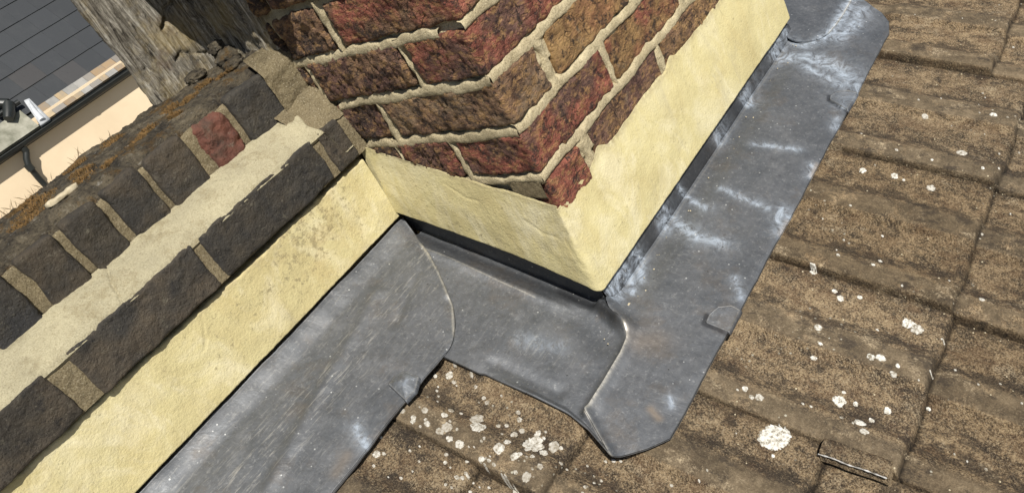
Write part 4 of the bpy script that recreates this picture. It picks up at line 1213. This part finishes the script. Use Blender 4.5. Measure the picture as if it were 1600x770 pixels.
cl = [(0.0138, yv, TP * yv - 0.048, TP * yv + 0.026) for yv in np.linspace(0.352, 0.012, 90)]
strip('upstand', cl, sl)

# --- apron along the front of the chimney
fl_ = thing('apron_flashing', 'long grey lead apron along the sunlit front of the chimney, stained with pale streaks', 'lead flashing', (0.3, -0.07, -0.05))
YU = 0.0035
Lb = [(0.0135, YU), (0.004, 0.004)] + RIDGE[1:] + FOLD[1:] + [(-0.198, -0.104), (-0.179, -0.124), (-0.160, -0.137), (-0.142, -0.148)]
Lb = [(0.014, YU), (0.008, 0.004), (-0.006, -0.008)] + RIDGE[1:] + FOLD[1:] + [(-0.190, -0.112), (-0.172, -0.129), (-0.142, -0.148)]
Rb = [(1.02, YU), (1.00, -0.010), (0.965, -0.045), (0.925, -0.070), (0.897, -0.100), (0.882, -0.119), (0.856, -0.138), (0.820, -0.1465)]
nu, nv = 420, 110
net = patch(Lb, Rb, nu, nv, 1, power=1.25)
# straighten: rows relax quickly from the shaped left border to straight lines
u = (np.linspace(0, 1, nu) ** 1.25)[:, None]
vlin = np.linspace(0, 1, nv)[None, :]
yst = YU + (-0.1475 - YU) * vlin
wst = sstep(0.0, 0.22, u) * (1 - sstep(0.80, 1.0, u))
net[..., 1] = net[..., 1] * (1 - wst) + yst * wst
def ex_f(V, a, nu, nv):
    x, y = V[:, 0], V[:, 1]
    v = np.tile(np.linspace(0, 1, nv), nu); uu_ = np.repeat(np.linspace(0, 1, nu) ** 1.25, nv)
    V[:, 2] += 0.0028
    V[:, 2] -= 0.0060 * sstep(-0.045, 0.0, y) * sstep(0.01, 0.06, x)
    V[:, 2] += 0.014 * seg(x, y, [(0.006, 0.006), (-0.004, -0.008), (-0.018, -0.036)], 0.011)
    V[:, 2] += 0.006 * seg(x, y, RIDGE[2:], 0.0075)
    V[:, 2] += 0.004 * seg(x, y, FOLD, 0.006)
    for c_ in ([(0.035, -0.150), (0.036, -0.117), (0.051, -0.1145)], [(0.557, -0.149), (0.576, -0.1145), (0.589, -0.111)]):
        a['sheltered_and_shade'] = np.maximum(a['sheltered_and_shade'], 1.5 * seg(x, y, c_, 0.0034))  # gap shadow beside each clip, painted onto the sheet
    V[:, 2] -= 0.0022 * sstep(0.97, 1.0, v) * sstep(0.1, 0.2, x + 0.142)
    V[:, 2] += 0.0018 * fbm(np.stack([x, y * 0.4, 0 * x], 1), 22, 3, 0.5, 9) * sstep(0.7, 1.0, v)
    lipx = 0.0016 * fbm(np.stack([x, 0 * x, 0 * x], 1), 14, 4, 0.6, 4)
    V[:, 1] += lipx * sstep(0.85, 1, v)
    a['crest'] = np.clip(1.0 * seg(x, y, RIDGE[1:], 0.0032) + 0.7 * seg(x, y, FOLD, 0.0020) + 0.25 * seg(x, y, [(0.05, -0.001), (0.7, -0.001)], 0.0012), 0, 1)
    a['stain'] = np.clip(0.6 * seg(x, y, [(-0.125, -0.125), (-0.118, -0.112)], 0.005) + 0.5 * seg(x, y, [(0.41, -0.146), (0.38, -0.147)], 0.004) + 0.4 * seg(x, y, [(0.27, -0.148), (0.24, -0.148)], 0.005) + 0.4 * seg(x, y, [(0.61, -0.147), (0.59, -0.148)], 0.005)
                       + 0.35 * seg(x, y, [(-0.03, -0.060), (-0.02, -0.075)], 0.02), 0, 1)
zl_f = lambda x, y: lead_z(x, y) + 0.0028
CLIPS = [[(0.037, -0.1505), (0.038, -0.118), (0.052, -0.1165), (0.071, -0.122), (0.083, -0.137), (0.080, -0.1505)], [(0.560, -0.1495), (0.578, -0.115), (0.590, -0.113), (0.604, -0.118), (0.616, -0.134), (0.617, -0.1495)]]
lead_sheet('sheet', net, zl_f, fl_, extra=ex_f)
cl = [(xv, YU + 0.0004, TP * YU - 0.044, 0.014) for xv in np.linspace(0.014, 0.765, 260)]
strip('upstand', cl, fl_, lean=0.0125, sheltered_and_shade=0.9)
clip(fl_, [(0.037, -0.1505), (0.038, -0.118), (0.052, -0.1165), (0.071, -0.122), (0.083, -0.137), (0.080, -0.1505)], 0.0046, 0.0003, zl_f)
clip(fl_, [(0.560, -0.1495), (0.578, -0.115), (0.590, -0.113), (0.604, -0.118), (0.616, -0.134), (0.617, -0.1495)], 0.0046, 0.0003, zl_f)

# --- the next piece, lapping over the far end of the apron
ul = thing('upper_flashing', 'rounded lead piece lapping over the far end of the apron at the top right', 'lead flashing', (0.85, 0.1, 0.0))
Lq = [(0.765, 0.30), (0.765, 0.060), (0.757, 0.032), (0.742, 0.012), (0.731, -0.002), (0.728, -0.020), (0.736, -0.036), (0.752, -0.049), (0.776, -0.057), (0.82, -0.061), (0.87, -0.062), (0.93, -0.060)]
Rq = [(0.95, 0.30), (0.95, 0.05), (0.95, 0.0), (0.95, -0.03), (0.945, -0.055), (0.93, -0.060)]
net = patch(Lq, Rq, 90, 120, 3)
def ex_u(V, a, nu, nv):
    x, y = V[:, 0], V[:, 1]
    V[:, 2] += 0.0070
    V[:, 2] += 0.010 * sstep(0.80, 0.775, x) * sstep(0.02, 0.05, y)
    a['crest'] = 0.9 * seg(x, y, [(0.776, -0.0575), (0.82, -0.0612), (0.87, -0.062), (0.93, -0.060)], 0.0026)
    a['patina'] *= sstep(0.022, 0.0, y + 0.055) + 0.35
lead_sheet('sheet', net, lambda x, y: lead_z(x, y), ul, extra=ex_u)

# loose grit caught on lead and tiles
gb_ = MB()
Vs0, Fs0 = box_grid(-1, 1, -1, 1, -1, 1, 1.0)
Vs0 = Vs0 / np.linalg.norm(Vs0, axis=1)[:, None]
for _ in range(420):
    if rng.rand() < 0.45:
        gx_, gy_ = rng.uniform(-0.1, 0.8), rng.uniform(-0.14, -0.01)
        gz_ = zl_f(np.array([gx_]), np.array([gy_]))[0]
    else:
        gx_, gy_ = rng.uniform(-0.4, 1.2), rng.uniform(-0.62, -0.16)
        if rng.rand() < 0.5: gx_ = JOINTS[rng.randint(5, 11)] + rng.normal(0, 0.006) - 0.004
        gz_ = zroof(gx_, gy_)[0]
    r_ = rng.uniform(0.0005, 0.0013)
    gb_.add(Vs0 * (1 + 0.4 * rng.rand(len(Vs0)))[:, None] * r_ * np.array([1, 1, 0.7]) + np.array([gx_, gy_, gz_ + r_ * 0.3]), Fs0)
tag(gb_.build('grit', MT['bone'], None), 'fine pale grit scattered on the lead apron and in the tile joints', 'grit', kind='stuff')

# small debris on the lead
Vs, Fs = box_grid(-1, 1, -1, 1, -1, 1, 0.34)
Vs = Vs / np.linalg.norm(Vs, axis=1)[:, None]
Vd = Vs * (1 + 0.5 * pn(Vs * 2.1 + 5))[:, None] * np.array([0.0042, 0.0026, 0.0013])
x0, y0 = 0.019, -0.018
Vd += np.array([x0, y0, zl_f(np.array([x0]), np.array([y0]))[0] + 0.0012])
tag(mesh_obj('brick_crumb', Vd, Fs, MT['bone']), 'tan crumb lying on the lead just below the chimney corner', 'crumb')

# ------------------------------------------------------------------ the house behind
YW = 9.4
GZ = -0.47
hs = thing('neighbouring_house', 'cream walled house with dark slate roof and black gutter, far below behind the parapet', 'house', (2.5, YW + 2, -6.5))
m = MB(); m.box(-3, 9, YW, YW + 6, -6.5, -0.30); m.build('wall', MT['wall'], hs, smooth=False)
PR = math.radians(50)
ey, ez = math.cos(PR), math.sin(PR)
y_e, z_e = YW - 0.03, -0.395
# slates
sm_ = MB()
gauge = 0.272
def roof_pt(x, s, n): return (x, y_e + ey * s - ez * n, z_e + ez * s + ey * n)
for row in range(14):
    s0 = 0.20 + row * gauge * 1.0
    off = 0.145 if row % 2 else 0.0
    xx = -3.0 + off + 0.05
    while xx < 9:
        w = 0.29 + rng.uniform(-0.03, 0.03)
        near = 0.6 < xx < 5.5
        lift = rng.uniform(0.0, 0.0015)
        P4 = [roof_pt(xx + 0.0, s0, 0.016 + lift), roof_pt(xx + w, s0 + rng.uniform(-0.004, 0.004), 0.016 + lift), roof_pt(xx + w, s0 + gauge + 0.05, 0.004), roof_pt(xx + 0.0, s0 + gauge + 0.05, 0.004)]
        B4 = [roof_pt(xx + 0.0, s0, 0.006), roof_pt(xx + w, s0, 0.006), roof_pt(xx + w, s0 + gauge + 0.05, -0.004), roof_pt(xx + 0.0, s0 + gauge + 0.05, -0.004)]
        cbase = np.array((0.045, 0.050, 0.056)) * rng.uniform(0.92, 1.08) * 0.68 + (np.array((0.010, 0.006, 0.003)) if rng.rand() < 0.02 else 0)
        sm_.add(P4 + B4, [(0, 1, 2, 3), (7, 6, 5, 4), (0, 4, 5, 1), (1, 5, 6, 2), (3, 2, 6, 7), (3, 7, 4, 0)], bcol=cbase)
        xx += w + 0.0012
rf = sm_.build('slate_roof', MT['slate'], hs, smooth=False)
m = MB(); m.add([roof_pt(-3, 0.0, -0.012), roof_pt(9, 0.0, -0.012), roof_pt(9, 4.3, -0.012), roof_pt(-3, 4.3, -0.012), roof_pt(-3, 0.0, -0.06), roof_pt(9, 0.0, -0.06), roof_pt(9, 4.3, -0.06), roof_pt(-3, 4.3, -0.06)], [(0, 1, 2, 3), (7, 6, 5, 4), (0, 4, 5, 1), (1, 5, 6, 2), (2, 6, 7, 3), (3, 7, 4, 0)])
m.build('roof_boarding', MT['gutter'], rf, smooth=False)
# sandstone eaves course
m = MB()
for row in range(2):
    xx = 2.10 + 0.06 * row
    while xx < 9:
        w = rng.uniform(0.09, 0.16)
        s0, s1 = 0.0 + row * 0.10, 0.095 + row * 0.11
        lift = rng.uniform(0.0, 0.006)
        cbase = [np.array((0.36, 0.27, 0.16)), np.array((0.22, 0.20, 0.175)), np.array((0.42, 0.33, 0.21)), np.array((0.28, 0.20, 0.12)), np.array((0.30, 0.29, 0.27))][rng.randint(5)] * rng.uniform(0.85, 1.1)
        P4 = [roof_pt(xx, s0, 0.020 + lift), roof_pt(xx + w, s0, 0.020 + lift), roof_pt(xx + w, s1, 0.018 + lift), roof_pt(xx, s1, 0.018 + lift)]
        B4 = [roof_pt(xx, s0, -0.01), roof_pt(xx + w, s0, -0.01), roof_pt(xx + w, s1, -0.01), roof_pt(xx, s1, -0.01)]
        m.add(P4 + B4, [(0, 1, 2, 3), (7, 6, 5, 4), (0, 4, 5, 1), (1, 5, 6, 2), (2, 6, 7, 3), (3, 7, 4, 0)], bcol=cbase)
        xx += w + 0.003
m.build('eaves_course', MT['eaves'], hs, smooth=False)
# left of it a lean concrete slab, a white flashing and a dark pipe
m = MB(); m.add([roof_pt(0.2, -0.02, 0.035), roof_pt(2.02, -0.02, 0.035), roof_pt(2.02, 0.26, 0.055), roof_pt(0.2, 0.26, 0.055), roof_pt(0.2, -0.02, -0.01), roof_pt(2.02, -0.02, -0.01), roof_pt(2.02, 0.26, -0.01), roof_pt(0.2, 0.26, -0.01)],
      [(0, 1, 2, 3), (7, 6, 5, 4), (0, 4, 5, 1), (1, 5, 6, 2), (2, 6, 7, 3), (3, 7, 4, 0)])
m.build('eaves_slab', MT['slab'], hs, smooth=False)
m = MB()
pth = [roof_pt(2.17, 0.36, 0.05), roof_pt(2.14, 0.24, 0.06), roof_pt(2.10, 0.12, 0.06), roof_pt(2.07, 0.0, 0.055), roof_pt(2.06, -0.05, 0.045)]
m.add([roof_pt(2.14, 0.34, 0.05), roof_pt(2.20, 0.33, 0.045), roof_pt(2.16, -0.03, 0.045), roof_pt(2.03, -0.03, 0.06), roof_pt(2.14, 0.34, 0.0), roof_pt(2.20, 0.33, 0.0), roof_pt(2.16, -0.03, 0.0), roof_pt(2.03, -0.03, 0.0)],
      [(0, 1, 2, 3), (7, 6, 5, 4), (0, 4, 5, 1), (1, 5, 6, 2), (2, 6, 7, 3), (3, 7, 4, 0)])
m.tube([roof_pt(2.17, 0.30, 0.05), roof_pt(2.11, 0.13, 0.065), roof_pt(2.09, 0.0, 0.06)], [0.012, 0.03, 0.035], 9)
m.build('white_flashing', MT['white'], hs)
m = MB()
m.tube([roof_pt(1.72, 0.75, 0.10), roof_pt(1.86, 0.50, 0.11), roof_pt(1.98, 0.36, 0.12)], 0.055, 12)
m.tube([roof_pt(1.98, 0.36, 0.12), roof_pt(1.90, 0.26, 0.12), roof_pt(1.84, 0.20, 0.12)], [0.062, 0.062, 0.05], 12)
m.tube([roof_pt(1.80, 0.34, 0.08), roof_pt(2.08, 0.33, 0.09)], 0.03, 10)
m.build('waste_pipe', MT['gutter'], hs)
# gutter: half-round trough with rim and brackets
gt = MB()
gx = np.linspace(-3, 9, 60)
A = np.linspace(math.pi, 2 * math.pi, 15)
ring_o = [(YW - 0.098 + 0.056 * math.cos(t), GZ + 0.042 + 0.056 * math.sin(t)) for t in A]
ring_i = [(YW - 0.098 + 0.050 * math.cos(t), GZ + 0.042 + 0.050 * math.sin(t)) for t in A[::-1]]
ring = ring_o + ring_i + [ring_o[0]]
V = np.array([[(xv, r[0], r[1]) for r in ring] for xv in gx]).reshape(-1, 3)
gt.add(V, grid_faces(len(gx), len(ring)))
gt.tube([(xv, YW - 0.154, GZ + 0.044) for xv in (-3, 9)], 0.007, 8)
for xb in np.arange(0.9, 8.5, 0.85):
    for dx in (-0.02, 0.0, 0.02):
        ro = [(YW - 0.098 + 0.060 * math.cos(t), GZ + 0.042 + 0.060 * math.sin(t)) for t in A]
    V = np.array([[(xb + dx, r[0], r[1]) for r in ro] for dx in (-0.02, 0.02)]).reshape(-1, 3)
    gt.add(V, grid_faces(2, len(ro)))
    gt.box(xb - 0.02, xb + 0.02, YW - 0.012, YW - 0.001, GZ - 0.03, GZ + 0.06)
gt.build('gutter', MT['gutter'], hs)
m = MB(); m.box(-3, 9, YW - 0.022, YW - 0.002, GZ - 0.03, GZ + 0.075); m.build('fascia_board', MT['gutter'], hs, smooth=False)
m = MB()
gxp = 1.72
m.tube([(gxp, YW - 0.098, GZ - 0.005), (gxp, YW - 0.098, GZ - 0.07)], [0.042, 0.036], 14)
m.tube([(gxp, YW - 0.098, GZ - 0.06), (gxp - 0.05, YW - 0.10, GZ - 0.12), (gxp - 0.09, YW - 0.10, GZ - 0.20)], 0.036, 14)
m.tube([(gxp - 0.09, YW - 0.10, GZ - 0.17), (gxp - 0.09, YW - 0.10, GZ - 0.25)], 0.043, 14)
m.tube([(gxp - 0.09, YW - 0.10, GZ - 0.22), (gxp - 0.09, YW - 0.06, GZ - 0.36), (gxp - 0.09, YW - 0.055, -6.45)], 0.034, 14)
m.build('downpipe', MT['gutter'], hs)

# ground far below
g = 120.0
gm = mesh_obj('ground', [(-g, -g, -6.5), (g, -g, -6.5), (g, g, -6.5), (-g, g, -6.5)], [(0, 1, 2, 3)], MT['ground'])
tag(gm, 'pale paved ground far below the roofs', kind='structure')
